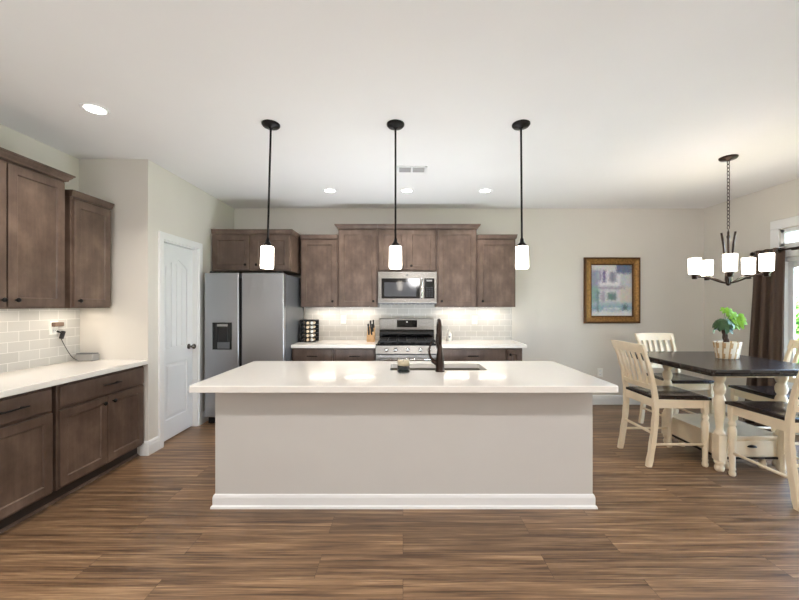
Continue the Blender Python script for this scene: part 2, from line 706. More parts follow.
b = BM(); box(b, fx0 + .03, fx0 + .034, DY0 + .04, DY1 - .04, 2.065, 2.195); obj('pane', b, M['pane'], wroot)
# casing round it
b = BM()
cw = .09
for y0, y1 in ((DY0 - cw, DY0), (DY1, DY1 + cw)):
    box(b, XR - .02, XR, y0, y1, 0, 2.24, .004, 1)
box(b, XR - .02, XR, DY0 - cw, DY1 + cw, 2.24, 2.34, .004, 1)
box(b, XR - .018, XR, DY0, DY1, 1.915, 2.035, .004, 1)
struct('trim_2', b, M['trim'])


# tiled backsplashes
b = BM(); box(b, -1.365, 1.52, YB - .008, YB, .86, 1.42); o = struct('backsplash_back', b, M['tile_back'])
b = BM(); box(b, XL, XL + .008, 1.8, PY, .86, 1.40); o = struct('backsplash_left', b, M['tile_left'])

# outdoors beyond the patio door
b = BM(); box(b, XR + T, XR + 3.2, -.5, 7.5, -.16, -.06); struct('patio_slab', b, M['concrete'])
b = BM(); box(b, XR + 3.2, XR + 40, -20, 45, -.22, -.12); struct('lawn', b, M['lawn'])

# ------------------------------------------------------------------ cabinets
YF = YB - .345                   # front of the carcass of the upper cabinets on the back wall
KN = [(.0065, 0), (.0065, .012), (.015, .018), (.0165, .024), (.012, .030), (.001, .031)]


def knob_n(parent, x, y, z):
    k = BM(); lathe(k, KN, (x, y, z), 14, 'y'); obj('knob', k, M['black_metal'], parent)


def knob_e(parent, x, y, z):
    k = BM(); lathe(k, KN, (x, y, z), 14, 'x'); obj('knob', k, M['black_metal'], parent)


def pull_n(parent, x, y, z, L=.13):
    k = BM()
    tube(k, [(x - L / 2, y - .03, z), (x + L / 2, y - .03, z)], .0055, 8)
    for s in (-1, 1):
        tube(k, [(x + s * L * .36, y, z), (x + s * L * .36, y - .03, z)], .0045, 8)
    obj('pull', k, M['black_metal'], parent)


def pull_e(parent, x, y, z, L=.16):
    k = BM()
    tube(k, [(x + .03, y - L / 2, z), (x + .03, y + L / 2, z)], .0055, 8)
    for s in (-1, 1):
        tube(k, [(x, y + s * L * .36, z), (x + .03, y + s * L * .36, z)], .0045, 8)
    obj('pull', k, M['black_metal'], parent)


CROWN = [(0, 0), (.016, 0), (.020, .014), (.034, .030), (.038, .040), (.046, .044), (.046, .055), (0, .055)]


FLAT = [(0, 0), (.010, 0), (.014, .012), (.020, .040), (.022, .044), (.022, .055), (0, .055)]


def crown_n(parent, x0, x1, yf, yb, z, left=True, right=True, prof=CROWN):
    """crown round the front and the free ends of a cabinet facing the camera"""
    k = BM()
    loops = []
    for u, v in prof:
        loops.append([(x0 - (u if left else 0), yb, z + v), (x0 - (u if left else 0), yf - u, z + v),
                      (x1 + (u if right else 0), yf - u, z + v), (x1 + (u if right else 0), yb, z + v)])
    rings(k, loops)
    return obj('crown', k, M['wood'], parent)


def upper_n(label, x0, x1, z0, z1, yf, doors, crown=True, cl=True, cr=True, group='upper cabinets on the back wall', strip=False):
    t = thing('upper_cabinet', label, 'cabinet', ((x0 + x1) / 2, YB, z0), group)
    k = BM()
    box(k, x0, x1, yf, YB - .001, z0, z1, .001, 1)
    obj('body', k, M['wood'], t)
    for (d0, d1, kx) in doors:
        k = BM()
        panel(k, d1 - d0, z1 - z0 - .035, SHAKER, face_n(d0, yf, z0 + .015))
        d = obj('door', k, M['wood'], t)
        kk = BM(); lathe(kk, KN, (kx, yf - .019, z0 + .075), 14, 'y')
        obj('knob', kk, M['black_metal'], d)
    if crown:
        crown_n(t, x0, x1, yf, YB - .002, z1, cl, cr, FLAT if z1 < 2.3 else CROWN)
    if strip:
        k = BM(); box(k, x0 + .06, x1 - .06, YB - .17, YB - .13, z0 - .001, z0 + .004)
        obj('light_strip', k, M['strip'], t)
        area('strip_light', ((x0 + x1) / 2, YB - .15, z0 - .006), (0, 0, 0), x1 - x0 - .14, .035, 1.1, kelvin(4000))
    return t


UF = YB - .345
upper_n('wide brown two-door cabinet above the steel refrigerator', -2.345, -1.375, 1.807, 2.262, 4.36,
        [(-2.325, -1.880, -1.925), (-1.835, -1.392, -1.790)], cl=False)
upper_n('brown wall cabinet over the spice rack, lower than its right neighbour', -1.330, -.848, 1.364, 2.250, UF,
        [(-1.312, -.862, -.91)], cl=False, cr=False, strip=True)
upper_n('tall brown wall cabinet just left of the microwave', -.840, -.328, 1.364, 2.380, UF,
        [(-.822, -.342, -.385)], cr=False, strip=True)
upper_n('short brown two-door wall cabinet directly above the microwave', -.326, .438, 1.822, 2.380, UF,
        [(-.308, .045, -.005), (.062, .420, .107)], cl=False, cr=False)
upper_n('tall brown wall cabinet just right of the microwave', .440, .958, 1.364, 2.380, UF,
        [(.458, .942, .50)], cl=False, strip=True)
upper_n('brown wall cabinet at the right end of the row, nearest the framed painting', .966, 1.463, 1.364, 2.250, UF,
        [(.984, 1.448, 1.03)], cl=False, strip=True)

# left wall uppers, facing +x
UX = XL + .33


def crown_e(parent, y0, y1, z, near, far, prof):
    k = BM()
    loops = []
    for u, v in prof:
        a = y0 - (u if near else 0)
        c = y1 + (u if far else 0)
        loops.append([(XL + .001, a, z + v), (UX + u, a, z + v), (UX + u, c, z + v), (XL + .001, c, z + v)])
    rings(k, loops)
    obj('crown', k, M['wood'], parent)


def upper_e(label, y0, y1, z0, z1, doors, near, far, strip):
    t = thing('upper_cabinet', label, 'cabinet', (XL, (y0 + y1) / 2, z0), 'upper cabinets on the left wall')
    k = BM(); box(k, XL + .001, UX, y0, y1, z0, z1, .001, 1)
    obj('body', k, M['wood'], t)
    for d0, d1, ky in doors:
        k = BM()
        panel(k, d1 - d0, z1 - z0 - .035, SHAKER, face_e(UX, d0, z0 + .015))
        d = obj('door', k, M['wood'], t)
        kk = BM(); lathe(kk, KN, (UX + .019, ky, z0 + .06), 14, 'x')
        obj('knob', kk, M['black_metal'], d)
    crown_e(t, y0, y1, z1, near, far, FLAT if z1 < 2.3 else CROWN)
    k = BM(); box(k, XL + .14, XL + .18, y0 + .06, y1 - .06, z0 - .001, z0 + .004)
    obj('light_strip', k, M['strip'], t)
    area('strip_light', (XL + .16, (y0 + y1) / 2, z0 - .006), (0, 0, 0), .035, y1 - y0 - .14, strip, kelvin(4000))


upper_e('tall brown two-door wall cabinet at the left edge of the photo', 1.955, 2.800, 1.364, 2.365,
        [(1.972, 2.375, 2.345), (2.385, 2.785, 2.43)], True, True, 1.0)
upper_e('narrow brown single-door wall cabinet beside the pantry wall corner', 2.848, 3.236, 1.364, 2.262,
        [(2.866, 3.222, 2.90)], False, True, .8)


# base cabinets
def base_n(label, x0, x1, door_split, pulls, drawer=True):
    yf = 4.375
    t = thing('base_cabinet', label, 'cabinet', ((x0 + x1) / 2, (yf + YB) / 2, 0), 'base cabinets on the back wall')
    k = BM()
    box(k, x0, x1, yf, YB - .001, .10, .862, .001, 1)
    obj('body', k, M['wood'], t)
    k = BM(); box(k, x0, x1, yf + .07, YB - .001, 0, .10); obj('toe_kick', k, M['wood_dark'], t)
    if drawer:
        k = BM(); panel(k, x1 - x0 - .036, .150, SLAB, face_n(x0 + .018, yf, .690))
        d = obj('drawer', k, M['wood'], t)
        kk = BM()
        x = (x0 + x1) / 2
        y, z, L = yf - .019, .765, .13
        tube(kk, [(x - L / 2, y - .03, z), (x + L / 2, y - .03, z)], .0055, 8)
        for s in (-1, 1):
            tube(kk, [(x + s * L * .36, y, z), (x + s * L * .36, y - .03, z)], .0045, 8)
        obj('pull', kk, M['black_metal'], d)
        top = .675
    else:
        top = .840
    for d0, d1, kx in door_split:
        k = BM(); panel(k, d1 - d0, top - .125, SHAKER, face_n(d0, yf, .125))
        d = obj('door', k, M['wood'], t)
        kk = BM(); lathe(kk, KN, (kx, yf - .019, top - .055), 14, 'y')
        obj('knob', kk, M['black_metal'], d)
    return t


base_n('dark brown base cabinet with a drawer next to the refrigerator', -1.366, -.848, [(-1.348, -.866, -.91)], 1)
base_n('dark brown base cabinet with a drawer just left of the stove', -.846, -.336, [(-.828, -.354, -.40)], 1)
base_n('wide dark brown base cabinet with a drawer just right of the stove', .440, 1.270, [(.458, .850, .80), (.860, 1.252, .91)], 1)
base_n('narrow dark brown base cabinet with a knob at the right counter end', 1.272, 1.470, [(1.288, 1.456, 1.315)], 0, False)

CX = -2.405                        # front of left base carcass


def base_e(label, y0, y1, doors):
    t = thing('base_cabinet', label, 'cabinet', ((XL + CX) / 2, (y0 + y1) / 2, 0), 'base cabinets on the left wall')
    k = BM(); box(k, XL + .001, CX, y0, y1, .10, .842, .001, 1)
    obj('body', k, M['wood'], t)
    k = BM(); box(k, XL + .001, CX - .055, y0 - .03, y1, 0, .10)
    obj('toe_kick', k, M['wood_dark'], t)
    k = BM(); rings(k, [[(CX - .055, h, 0), (CX - .040, h, 0), (CX - .043, h, .010), (CX - .055, h, .018)] for h in (y0 - .03, y1)])
    obj('shoe_moulding', k, M['wood'], t)
    k = BM(); panel(k, y1 - y0 - .03, .150, SLAB, face_e(CX, y0 + .015, .672))
    d = obj('drawer', k, M['wood'], t)
    kk = BM()
    x, y, z, L = CX + .019, (y0 + y1) / 2 + .02, .752, .17
    tube(kk, [(x + .03, y - L / 2, z), (x + .03, y + L / 2, z)], .0055, 8)
    for s in (-1, 1):
        tube(kk, [(x, y + s * L * .36, z), (x + .03, y + s * L * .36, z)], .0045, 8)
    obj('pull', kk, M['black_metal'], d)
    for d0, d1, ky in doors:
        k = BM(); panel(k, d1 - d0, .535, SHAKER, face_e(CX, d0, .118))
        d = obj('door', k, M['wood'], t)
        kk = BM(); lathe(kk, KN, (CX + .019, ky, .605), 14, 'x')
        obj('knob', kk, M['black_metal'], d)


base_e('dark brown base cabinet with one door at the left edge of the photo', 1.84, 2.430, [(1.86, 2.420, 1.92)])
base_e('dark brown base cabinet with two doors and a bar pull by the pantry corner', 2.460, PY - .002,
       [(2.472, 2.868, 2.825), (2.876, 3.268, 2.92)])


# worktops
def slab(bm, x0, x1, y0, y1, z0, z1):
    box(bm, x0, x1, y0, y1, z0, z1, .004, 2)


b = BM(); slab(b, -1.368, -.335, 4.325, YB - .010, .864, .905)
tag(obj('countertop', b, M['quartz']), 'white quartz worktop carrying the knife block and spice rack', 'countertop', 'worktops')
b = BM(); slab(b, .438, 1.512, 4.325, YB - .010, .864, .905)
tag(obj('countertop', b, M['quartz']), 'white quartz worktop to the right of the stove', 'countertop', 'worktops')
b = BM(); slab(b, XL + .010, PX + .008, 1.82, PY - .002, .844, .885)
tag(obj('countertop', b, M['quartz']), 'long white quartz worktop along the left wall', 'countertop', 'worktops')

# ------------------------------------------------------------------ island
IX0, IX1, IY0, IY1 = -1.29, 1.303, 2.44, 3.15
isl = thing('kitchen_island', 'long pale greige island with white baseboard in the middle of the kitchen', 'kitchen island',
            ((IX0 + IX1) / 2, (IY0 + IY1) / 2, 0))
b = BM()
th = .02
box(b, IX0, IX1, IY0, IY0 + th, 0, .845)
box(b, IX0, IX1, IY1 - th, IY1, 0, .845)
box(b, IX0, IX0 + th, IY0 + th, IY1 - th, 0, .845)
box(b, IX1 - th, IX1, IY0 + th, IY1 - th, 0, .845)
obj('body', b, M['island'], isl)
b = BM()
loops = []
for u, v in [(0, .092), (.006, .090), (.010, .082), (.013, .070), (.013, .022), (.022, .014), (.024, 0), (0, 0)]:
    loops.append([(IX0 - u, IY0 - u, v), (IX1 + u, IY0 - u, v), (IX1 + u, IY1, v), (IX0 - u, IY1, v)])
rings(b, loops, False, False)
obj('baseboard', b, M['trim'], isl)
for i in range(4):
    wdt = (IX1 - IX0 - .08) / 4
    b = BM()
    panel(b, wdt - .012, .68, SHAKER, face_s(IX0 + .04 + (i + 1) * wdt - .006, IY1, .125))
    obj('door', b, M['wood'], isl)

# island worktop with a cut-out for the sink
TX0, TX1, TY0, TY1, TZ0, TZ1 = -1.338, 1.346, 2.203, 3.190, .846, .887
SX0, SX1, SY0, SY1 = -.10, .655, 2.735, 3.065


def rect(x0, x1, y0, y1, z, r=0.0, n=5):
    if not r:
        return [(x0, y0, z), (x1, y0, z), (x1, y1, z), (x0, y1, z)]
    out = []
    for cx_, cy_, a0 in ((x0 + r, y0 + r, PI), (x1 - r, y0 + r, 1.5 * PI), (x1 - r, y1 - r, 0), (x0 + r, y1 - r, .5 * PI)):
        for i in range(n + 1):
            a = a0 + i / n * PI / 2
            out.append((cx_ + r * math.cos(a), cy_ + r * math.sin(a), z))
    return out


b = BM()
e = .005
loops = [rect(SX0, SX1, SY0, SY1, TZ0, .02), rect(TX0, TX1, TY0, TY1, TZ0, .02), rect(TX0 - 0, TX1, TY0, TY1, TZ1 - e, .02),
         rect(TX0 + e, TX1 - e, TY0 + e, TY1 - e, TZ1, .02), rect(SX0 - .003, SX1 + .003, SY0 - .003, SY1 + .003, TZ1, .02),
         rect(SX0, SX1, SY0, SY1, TZ1 - .003, .02), rect(SX0, SX1, SY0, SY1, TZ0, .02)]
rings(b, loops, False, False)
tag(obj('countertop', b, M['quartz']), 'large white quartz slab on top of the island, with a sink cut-out', 'countertop', 'worktops')

b = BM()
g = .003
loops = [rect(SX0 - .02, SX1 + .02, SY0 - .02, SY1 + .02, TZ0 - .001, .02), rect(SX0 - g, SX1 + g, SY0 - g, SY1 + g, TZ0 - .001, .02),
         rect(SX0 - g, SX1 + g, SY0 - g, SY1 + g, TZ0 - .19, .03), rect(SX0 + .03, SX1 - .03, SY0 + .03, SY1 - .03, TZ0 - .21, .03)]
rings(b, loops, False, True)
snk = thing('sink', 'stainless undermount sink let into the island worktop', 'sink', ((SX0 + SX1) / 2, (SY0 + SY1) / 2, TZ0))
obj('basin', b, M['sink_steel'], snk)
b = BM(); lathe(b, [(.045, 0), (.042, .004), (.030, .003), (.028, -.001), (.001, -.001)], ((SX0 + SX1) / 2, (SY0 + SY1) / 2, TZ0 - .2095), 20)
obj('drain', b, M['chrome'], snk)

# faucet
fxx, fyy = .280, 2.690
fc = thing('faucet', 'tall dark bronze pull-down faucet beside the island sink', 'faucet', (fxx, fyy, TZ1))
b = BM()
lathe(b, [(.036, 0), (.036, .008), (.033, .014), (.033, .05), (.030, .10), (.023, .15), (.017, .19), (.0155, .205)], (fxx, fyy, TZ1), 20)
obj('base', b, M['bronze'], fc)
b = BM()
pts = [(fxx, fyy, TZ1 + .20), (fxx, fyy, TZ1 + .27)]
pts += [(fxx, fyy + .075 - .075 * math.cos(PI * i / 14), TZ1 + .30 + .085 * math.sin(PI * i / 14)) for i in range(15)]
pts += [(fxx, fyy + .15, TZ1 + .27)]
tube(b, pts, [.0148] * 3 + [.0135] * (len(pts) - 3), 14)
obj('spout', b, M['bronze'], fc)
b = BM()
lathe(b, [(.013, 0), (.016, .02), (.018, .07), (.016, .115), (.0135, .12)], (fxx, fyy + .15, TZ1 + .155), 16)
obj('spray_head', b, M['bronze'], fc)
b = BM()
tube(b, [(fxx - .015, fyy, TZ1 + .055), (fxx - .060, fyy + .004, TZ1 + .085)], [.020, .017], 12)
tube(b, bez((fxx - .055, fyy + .004, TZ1 + .085), (fxx - .085, fyy + .004, TZ1 + .12), (fxx - .09, fyy + .01, TZ1 + .17), (fxx - .058, fyy + .02, TZ1 + .225), 8),
     [.013, .011, .010, .009, .008, .008, .007, .007, .006], 10)
obj('lever', b, M['bronze'], fc)

# candle jar
cj = thing('candle_jar', 'small clear glass candle jar in front of the sink', 'candle', (.004, 2.655, TZ1))
b = BM()
lathe(b, [(.001, .0), (.043, .0), (.046, .004), (.046, .104)], (.004, 2.655, TZ1), 28, cap=False)
obj('jar', b, M['jar_glass'], cj)
b = BM(); lathe(b, [(.044, .012), (.044, .052), (.001, .052)], (.004, 2.655, TZ1), 24)
obj('wax', b, M['candle_wax'], cj)
b = BM()
lathe(b, [(.044, .0525), (.044, .086), (.040, .088), (.001, .082)], (.004, 2.655, TZ1), 24)
obj('wax_top', b, M['cream_wax'], cj)
b = BM(); tube(b, [(.004, 2.655, TZ1 + .078), (.005, 2.655, TZ1 + .094)], .0015, 6)
obj('wick', b, M['black_plastic'], cj)

# ------------------------------------------------------------------ refrigerator
FX0, FX1, FYF, FT = -2.287, -1.371, 4.085, 1.762
fr = thing('refrigerator', 'side-by-side stainless refrigerator with a water dispenser between pantry and counter', 'refrigerator',
           ((FX0 + FX1) / 2, 4.5, 0))
b = BM(); box(b, FX0 + .01, FX1 - .003, FYF + .085, 4.93, .03, FT - .012, .006)
obj('body', b, M['case_grey'], fr)
b = BM(); box(b, FX0 + .02, FX1 - .02, FYF + .05, FYF + .084, .015, .085, .003)
for i in range(9):
    box(b, FX0 + .04, FX1 - .04, FYF + .044, FYF + .05, .022 + i * .0065, .025 + i * .0065)
obj('kick_grille', b, M['black_plastic'], fr)
for x in (FX0 + .06, FX1 - .10):
    for y in (FYF + .13, 4.86):
        b = BM(); lathe(b, [(.018, 0), (.018, .03)], (x + .02, y, .0), 12)
        obj('foot', b, M['black_plastic'], fr)
GX0, GX1 = -1.892, -1.858
for nm, x0, x1 in (('freezer_door', FX0, GX0), ('fridge_door', GX1, FX1)):
    b = BM(); box(b, x0, x1, FYF, FYF + .075, .095, FT, .012, 3)
    d = obj(nm, b, M['steel'], fr)
    for f in d.data.polygons:
        f.use_smooth = False
    hx = x1 if nm == 'freezer_door' else x0
    s = 1 if nm == 'freezer_door' else -1
    b = BM(); box(b, min(hx, hx + s * .014), max(hx, hx + s * .014), FYF + .02, FYF + .075, .25, FT - .06, .003, 1)
    obj('pocket_handle', b, M['recess'], d)
    if nm == 'freezer_door':
        zb, zt = 1.39 - (349.5 - 305) / 86.8, 1.39 - (322.5 - 305) / 86.8
        xa, xb = (212.8 - 403) / 86.8, (232 - 403) / 86.8
        b = BM()
        panel(b, xb - xa, zt - zb, [(0, .004), (0, -.004), (.006, -.006)], face_n(xa, FYF, zb))
        ds = obj('dispenser', b, M['black_glass'], d)
        # the pocket is a raised bezel with its cavity and paddle
        b = BM(); box(b, xa + .055, xb - .045, FYF - .010, FYF - .006, zt - .045, zt - .018, .001, 1)
        tagp = obj('dispenser_display', b, M['grey_plastic'], d)
        b = BM(); box(b, xa + .075, xb - .045, FYF - .012, FYF - .0065, zb + .09, zt - .055, .002, 1)
        obj('dispenser_paddle', b, M['black_plastic'], d)
        b = BM(); box(b, xa + .06, xb - .02, FYF - .014, FYF - .0065, zb + .012, zb + .085, .004, 2)
        obj('dispenser_tray', b, M['case_grey'], d)
for x in (FX0 + .05, FX1 - .11):
    b = BM(); box(b, x, x + .07, FYF + .02, FYF + .14, FT - .013, FT + .018, .005)
    obj('hinge_cover', b, M['black_plastic'], fr)

# ------------------------------------------------------------------ microwave
mwx0, mwx1, mwy, mz0, mz1 = -.322, .434, 4.565, 1.402, 1.818
mw = thing('microwave', 'stainless over-the-range microwave with a black window', 'microwave', ((mwx0 + mwx1) / 2, YB, mz0))
b = BM(); box(b, mwx0, mwx1, mwy + .03, YB - .012, mz0, mz1, .003); obj('body', b, M['case_grey'], mw)
b = BM(); box(b, mwx0, mwx1, mwy + .004, mwy + .03, mz0 + .012, mz1, .005, 2); obj('front', b, M['steel_h'], mw)
wx0, wx1 = (381.5 - 403) / 77.8, (420 - 403) / 77.8
b = BM(); box(b, wx0, wx1, mwy - .001, mwy + .005, mz0 + .072, mz1 - .085, .002, 1); dd = obj('door_glass', b, M['black_glass'], mw)
b = BM(); box(b, wx0 + .035, wx1 - .05, mwy - .0022, mwy - .0008, mz0 + .098, mz1 - .135); obj('window_screen', b, M['oven_glass'], dd)
hx = (421.8 - 403) / 77.8
b = BM()
tube(b, [(hx, mwy - .028, mz0 + .075), (hx, mwy - .032, mz0 + .10), (hx, mwy - .032, mz1 - .115), (hx, mwy - .028, mz1 - .09)], .013, 12)
for z in (mz0 + .095, mz1 - .11):
    tube(b, [(hx, mwy + .006, z), (hx, mwy - .03, z)], .009, 10)
obj('handle', b, M['chrome'], mw)
cx0, cx1 = (424.2 - 403) / 77.8, (434.5 - 403) / 77.8
b = BM(); box(b, cx0, cx1, mwy - .001, mwy + .005, mz0 + .072, mz1 - .085, .002, 1); cp = obj('control_panel', b, M['black_glass'], mw)
b = BM(); box(b, cx0 + .03, cx1 - .03, mwy - .0025, mwy - .0008, mz1 - .125, mz1 - .103); obj('clock_display', b, M['grey_plastic'], cp)
b = BM()
for i in range(3):
    for j in range(5):
        x = cx0 + .028 + i * .032
        z = mz0 + .10 + j * .027
        box(b, x, x + .016, mwy - .002, mwy - .0008, z, z + .008)
obj('button', b, M['case_grey'], cp)
b = BM(); lathe(b, [(.012, 0), (.012, .002), (.001, .0025)], ((407 - 403) / 77.8, mwy + .004, mz1 - .04), 20, 'y')
obj('round_badge', b, M['case_grey'], mw)
b = BM()
for i in range(12):
    x = mwx0 + .05 + i * .056
    box(b, x, x + .04, mwy + .05, mwy + .15, mz0 - .004, mz0 + .001)
obj('vent_grille', b, M['black_plastic'], mw)

# ------------------------------------------------------------------ gas range
rx0, rx1, ryf = -.330, .432, 4.300
rg = thing('gas_range', 'stainless gas range with black grates below the microwave', 'stove', ((rx0 + rx1) / 2, 4.6, 0))
rb = YB - .012
b = BM(); box(b, rx0, rx1, ryf + .035, rb, .05, .895, .003); obj('body', b, M['case_grey'], rg)
for x in (rx0 + .04, rx1 - .04):
    for y in (ryf + .09, rb - .06):
        b = BM(); lathe(b, [(.02, 0), (.02, .05)], (x, y, 0), 12)
        obj('foot', b, M['black_plastic'], rg)
b = BM(); box(b, rx0, rx1, ryf + .02, rb - .07, .895, .912, .004); obj('cooktop', b, M['black_glass'], rg)
b = BM()
prism(b, [(ryf + .045, .79), (ryf - .005, .80), (ryf + .012, .895), (ryf + .045, .905)], 'x', rx0, rx1)
cpn = obj('knob_panel', b, M['steel_h'], rg)
for kx in (-.20, -.090, .055, .215, .315):
    b = BM()
    lathe(b, [(.026, 0), (.026, .006), (.021, .010), (.019, .030), (.016, .034), (.001, .034)], (kx, ryf + .004, .848), 18, 'y')
    obj('knob', b, M['chrome'], cpn)
b = BM(); box(b, rx0 + .003, rx1 - .003, ryf, ryf + .035, .24, .785, .004)
od = obj('oven_door', b, M['steel_h'], rg)
b = BM(); box(b, rx0 + .10, rx1 - .10, ryf - .002, ryf + .002, .36, .66, .001, 1); obj('oven_window', b, M['black_glass'], od)
b = BM()
tube(b, [(rx0 + .04, ryf - .045, .735), (rx1 - .04, ryf - .045, .735)], .012, 12)
for x in (rx0 + .07, rx1 - .07):
    tube(b, [(x, ryf + .002, .735), (x, ryf - .045, .735)], .009, 10)
obj('oven_handle', b, M['chrome'], od)
b = BM(); box(b, rx0 + .003, rx1 - .003, ryf, ryf + .035, .06, .232, .004); obj('drawer', b, M['steel_h'], rg)
# back guard
b = BM(); box(b, rx0 + .006, rx1 - .006, rb - .065, rb, .905, 1.052, .002); obj('splash_panel', b, M['black_glass'], rg)
b = BM(); box(b, rx0 + .006, rx1 - .006, rb - .075, rb, 1.050, 1.205, .006, 2); bgd = obj('back_guard', b, M['steel_h'], rg)
b = BM(); box(b, (397 - 403) / 72.5, (417 - 403) / 72.5, rb - .078, rb - .073, 1.085, 1.182, .001, 1)
dp = obj('control_display', b, M['black_glass'], bgd)
b = BM(); lathe(b, [(.010, 0), (.010, .001), (.001, .0012)], (.055, rb - .0775, 1.158), 16, 'y'); obj('clock_mark', b, M['white_plastic'], dp)
# grates and burners
gz = .918
for gi in range(3):
    gx0 = rx0 + .02 + gi * (rx1 - rx0 - .04) / 3 + .004
    gx1 = rx0 + .02 + (gi + 1) * (rx1 - rx0 - .04) / 3 - .004
    gy0, gy1 = ryf + .06, rb - .10
    b = BM()
    for x in (gx0, gx1 - .012):
        box(b, x, x + .012, gy0, gy1, gz + .012, gz + .028, .003, 1)
    for y in (gy0, (gy0 + gy1) / 2 - .006, gy1 - .012):
        box(b, gx0, gx1, y, y + .012, gz + .012, gz + .028, .003, 1)
    xm = (gx0 + gx1) / 2
    box(b, xm - .005, xm + .005, gy0, gy1, gz + .016, gz + .032, .002, 1)
    for q in (.25, .75):
        ym = gy0 + (gy1 - gy0) * q
        box(b, gx0, gx1, ym - .005, ym + .005, gz + .016, gz + .032, .002, 1)
    for x in (gx0, gx1 - .012):
        for y in (gy0, gy1 - .012):
            box(b, x, x + .012, y, y + .012, .911, gz + .014)
    obj('grate', b, M['iron'], rg)
    for q in (.25, .75):
        b = BM()
        lathe(b, [(.045, 0), (.045, .006), (.032, .008), (.032, .015), (.001, .016)], (xm, gy0 + (gy1 - gy0) * q, .911), 20)
        obj('burner', b, M['iron'], rg)

# ------------------------------------------------------------------ things on the counters
# spice rack and its jars
sr = thing('spice_rack', 'black five-tier spice rack on the counter beside the refrigerator', 'spice rack', (-1.245, 4.70, .905))
b = BM()
S0, S1, SYF, SYB, SZ = -1.345, -1.135, 4.62, 4.80, .905
box(b, S0, S0 + .012, SYF, SYB, SZ, SZ + .29, .002, 1)
box(b, S0 + .066, S0 + .076, SYF, SYB, SZ, SZ + .29, .002, 1)
box(b, S0, S1, SYB - .008, SYB, SZ, SZ + .29, .002, 1)
box(b, S0, S1, SYF, SYB, SZ, SZ + .008, .002, 1)
box(b, S0, S1, SYF, SYB, SZ + .282, SZ + .29, .002, 1)
obj('frame', b, M['black_plastic'], sr)
for k in range(4):
    b = BM()
    z = SZ + .008 + (k + 1) * .0548
    box(b, S0 + .012, S1, SYF, SYB - .008, z - .004, z, .001, 1)
    obj('shelf', b, M['black_plastic'], sr)
jar0 = None
JG = 'spice jars in the rack'
for k in range(5):
    z = SZ + .0085 + k * .0548 + .0225
    for q, x in enumerate((S0 + .039, S0 + .102, S0 + .157)):
        tier = ('lowest', 'second lowest', 'middle', 'second highest', 'top')[k]
        lab = ('dark-lidded spice jar in the left column of the black rack, %s tier',
               'cream-labelled spice jar in the middle column of the black rack, %s tier',
               'white-lidded spice jar in the right column of the black rack, %s tier')[q] % tier
        if jar0 is None:
            jar0 = thing('spice_jar', lab, 'jar', (x, SYF, z), JG)
            b = BM(); lathe(b, [(.020, -.13), (.021, -.12), (.021, -.02), (.018, -.012)], (x, SYF, z), 14, 'y')
            obj('glass_body', b, M['label_cream'], jar0)
            b = BM(); lathe(b, [(.0195, -.016), (.0195, .002), (.001, .003)], (x, SYF, z), 14, 'y')
            obj('lid', b, M['black_plastic'], jar0)
            darklid = jar0
        else:
            j = dup(darklid, (x, SYF, z), None, lab)
            if q:
                for ch in j.children:
                    if ch.name.startswith('lid'):
                        ch.data = ch.data.copy()
                        ch.data.materials[0] = M['label_cream'] if q == 1 else M['white_plastic']

# knife block
kb = thing('knife_block', 'pale wooden knife block on the counter left of the stove', 'knife block', (-.425, 4.72, .905))
b = BM()
prism(b, [(4.64, .905), (4.79, .905), (4.83, 1.085), (4.76, 1.105), (4.64, .985)], 'x', -.475, -.375)
obj('block', b, M['block_wood'], kb)
kn0 = None
for i, (x, dy, z, L) in enumerate(((-.455, 4.70, 1.035, .11), (-.428, 4.735, 1.075, .14), (-.400, 4.70, 1.035, .10), (-.390, 4.745, 1.085, .12), (-.447, 4.66, .998, .07), (-.412, 4.66, .998, .07))):
    if kn0 is None:
        kn0 = thing('kitchen_knife', 'black-handled kitchen knife standing in the wooden block', 'knife', (x, dy, z), 'knives in the block')
        b = BM()
        d = Vector((0, -.45, .9)).normalized()
        p = Vector((x, dy, z)) + d * .004
        tube(b, [p, p + d * .02, p + d * .07, p + d * .11, p + d * .118], [.010, .012, .0105, .013, .008], 8)
        obj('handle', b, M['black_plastic'], kn0)
        b = BM()
        tube(b, [p - d * .05, p + d * .006], [.006, .010], 8, flat=.3)
        obj('blade', b, M['chrome'], kn0)
    else:
        k = dup(kn0, (x, dy, z))

# soap bottle
sb = thing('soap_bottle', 'small white soap bottle on the back counter behind the faucet', 'bottle', (.62, 4.80, .905))
b = BM()
lathe(b, [(.034, 0), (.037, .004), (.037, .09), (.030, .108), (.014, .116), (.014, .126)], (.62, 4.80, .905), 20)
bt = obj('bottle_body', b, M['white_plastic'], sb)
b = BM()
lathe(b, [(.016, .124), (.016, .138), (.006, .140), (.005, .158)], (.62, 4.80, .905), 14)
tube(b, [(.62, 4.80, 1.06), (.60, 4.775, 1.062), (.592, 4.765, 1.055)], .006, 8)
obj('pump', b, M['white_plastic'], sb)
b = BM(); box(b, .612, .636, 4.7595, 4.7632, .955, .970)
obj('label', b, M['case_grey'], sb)


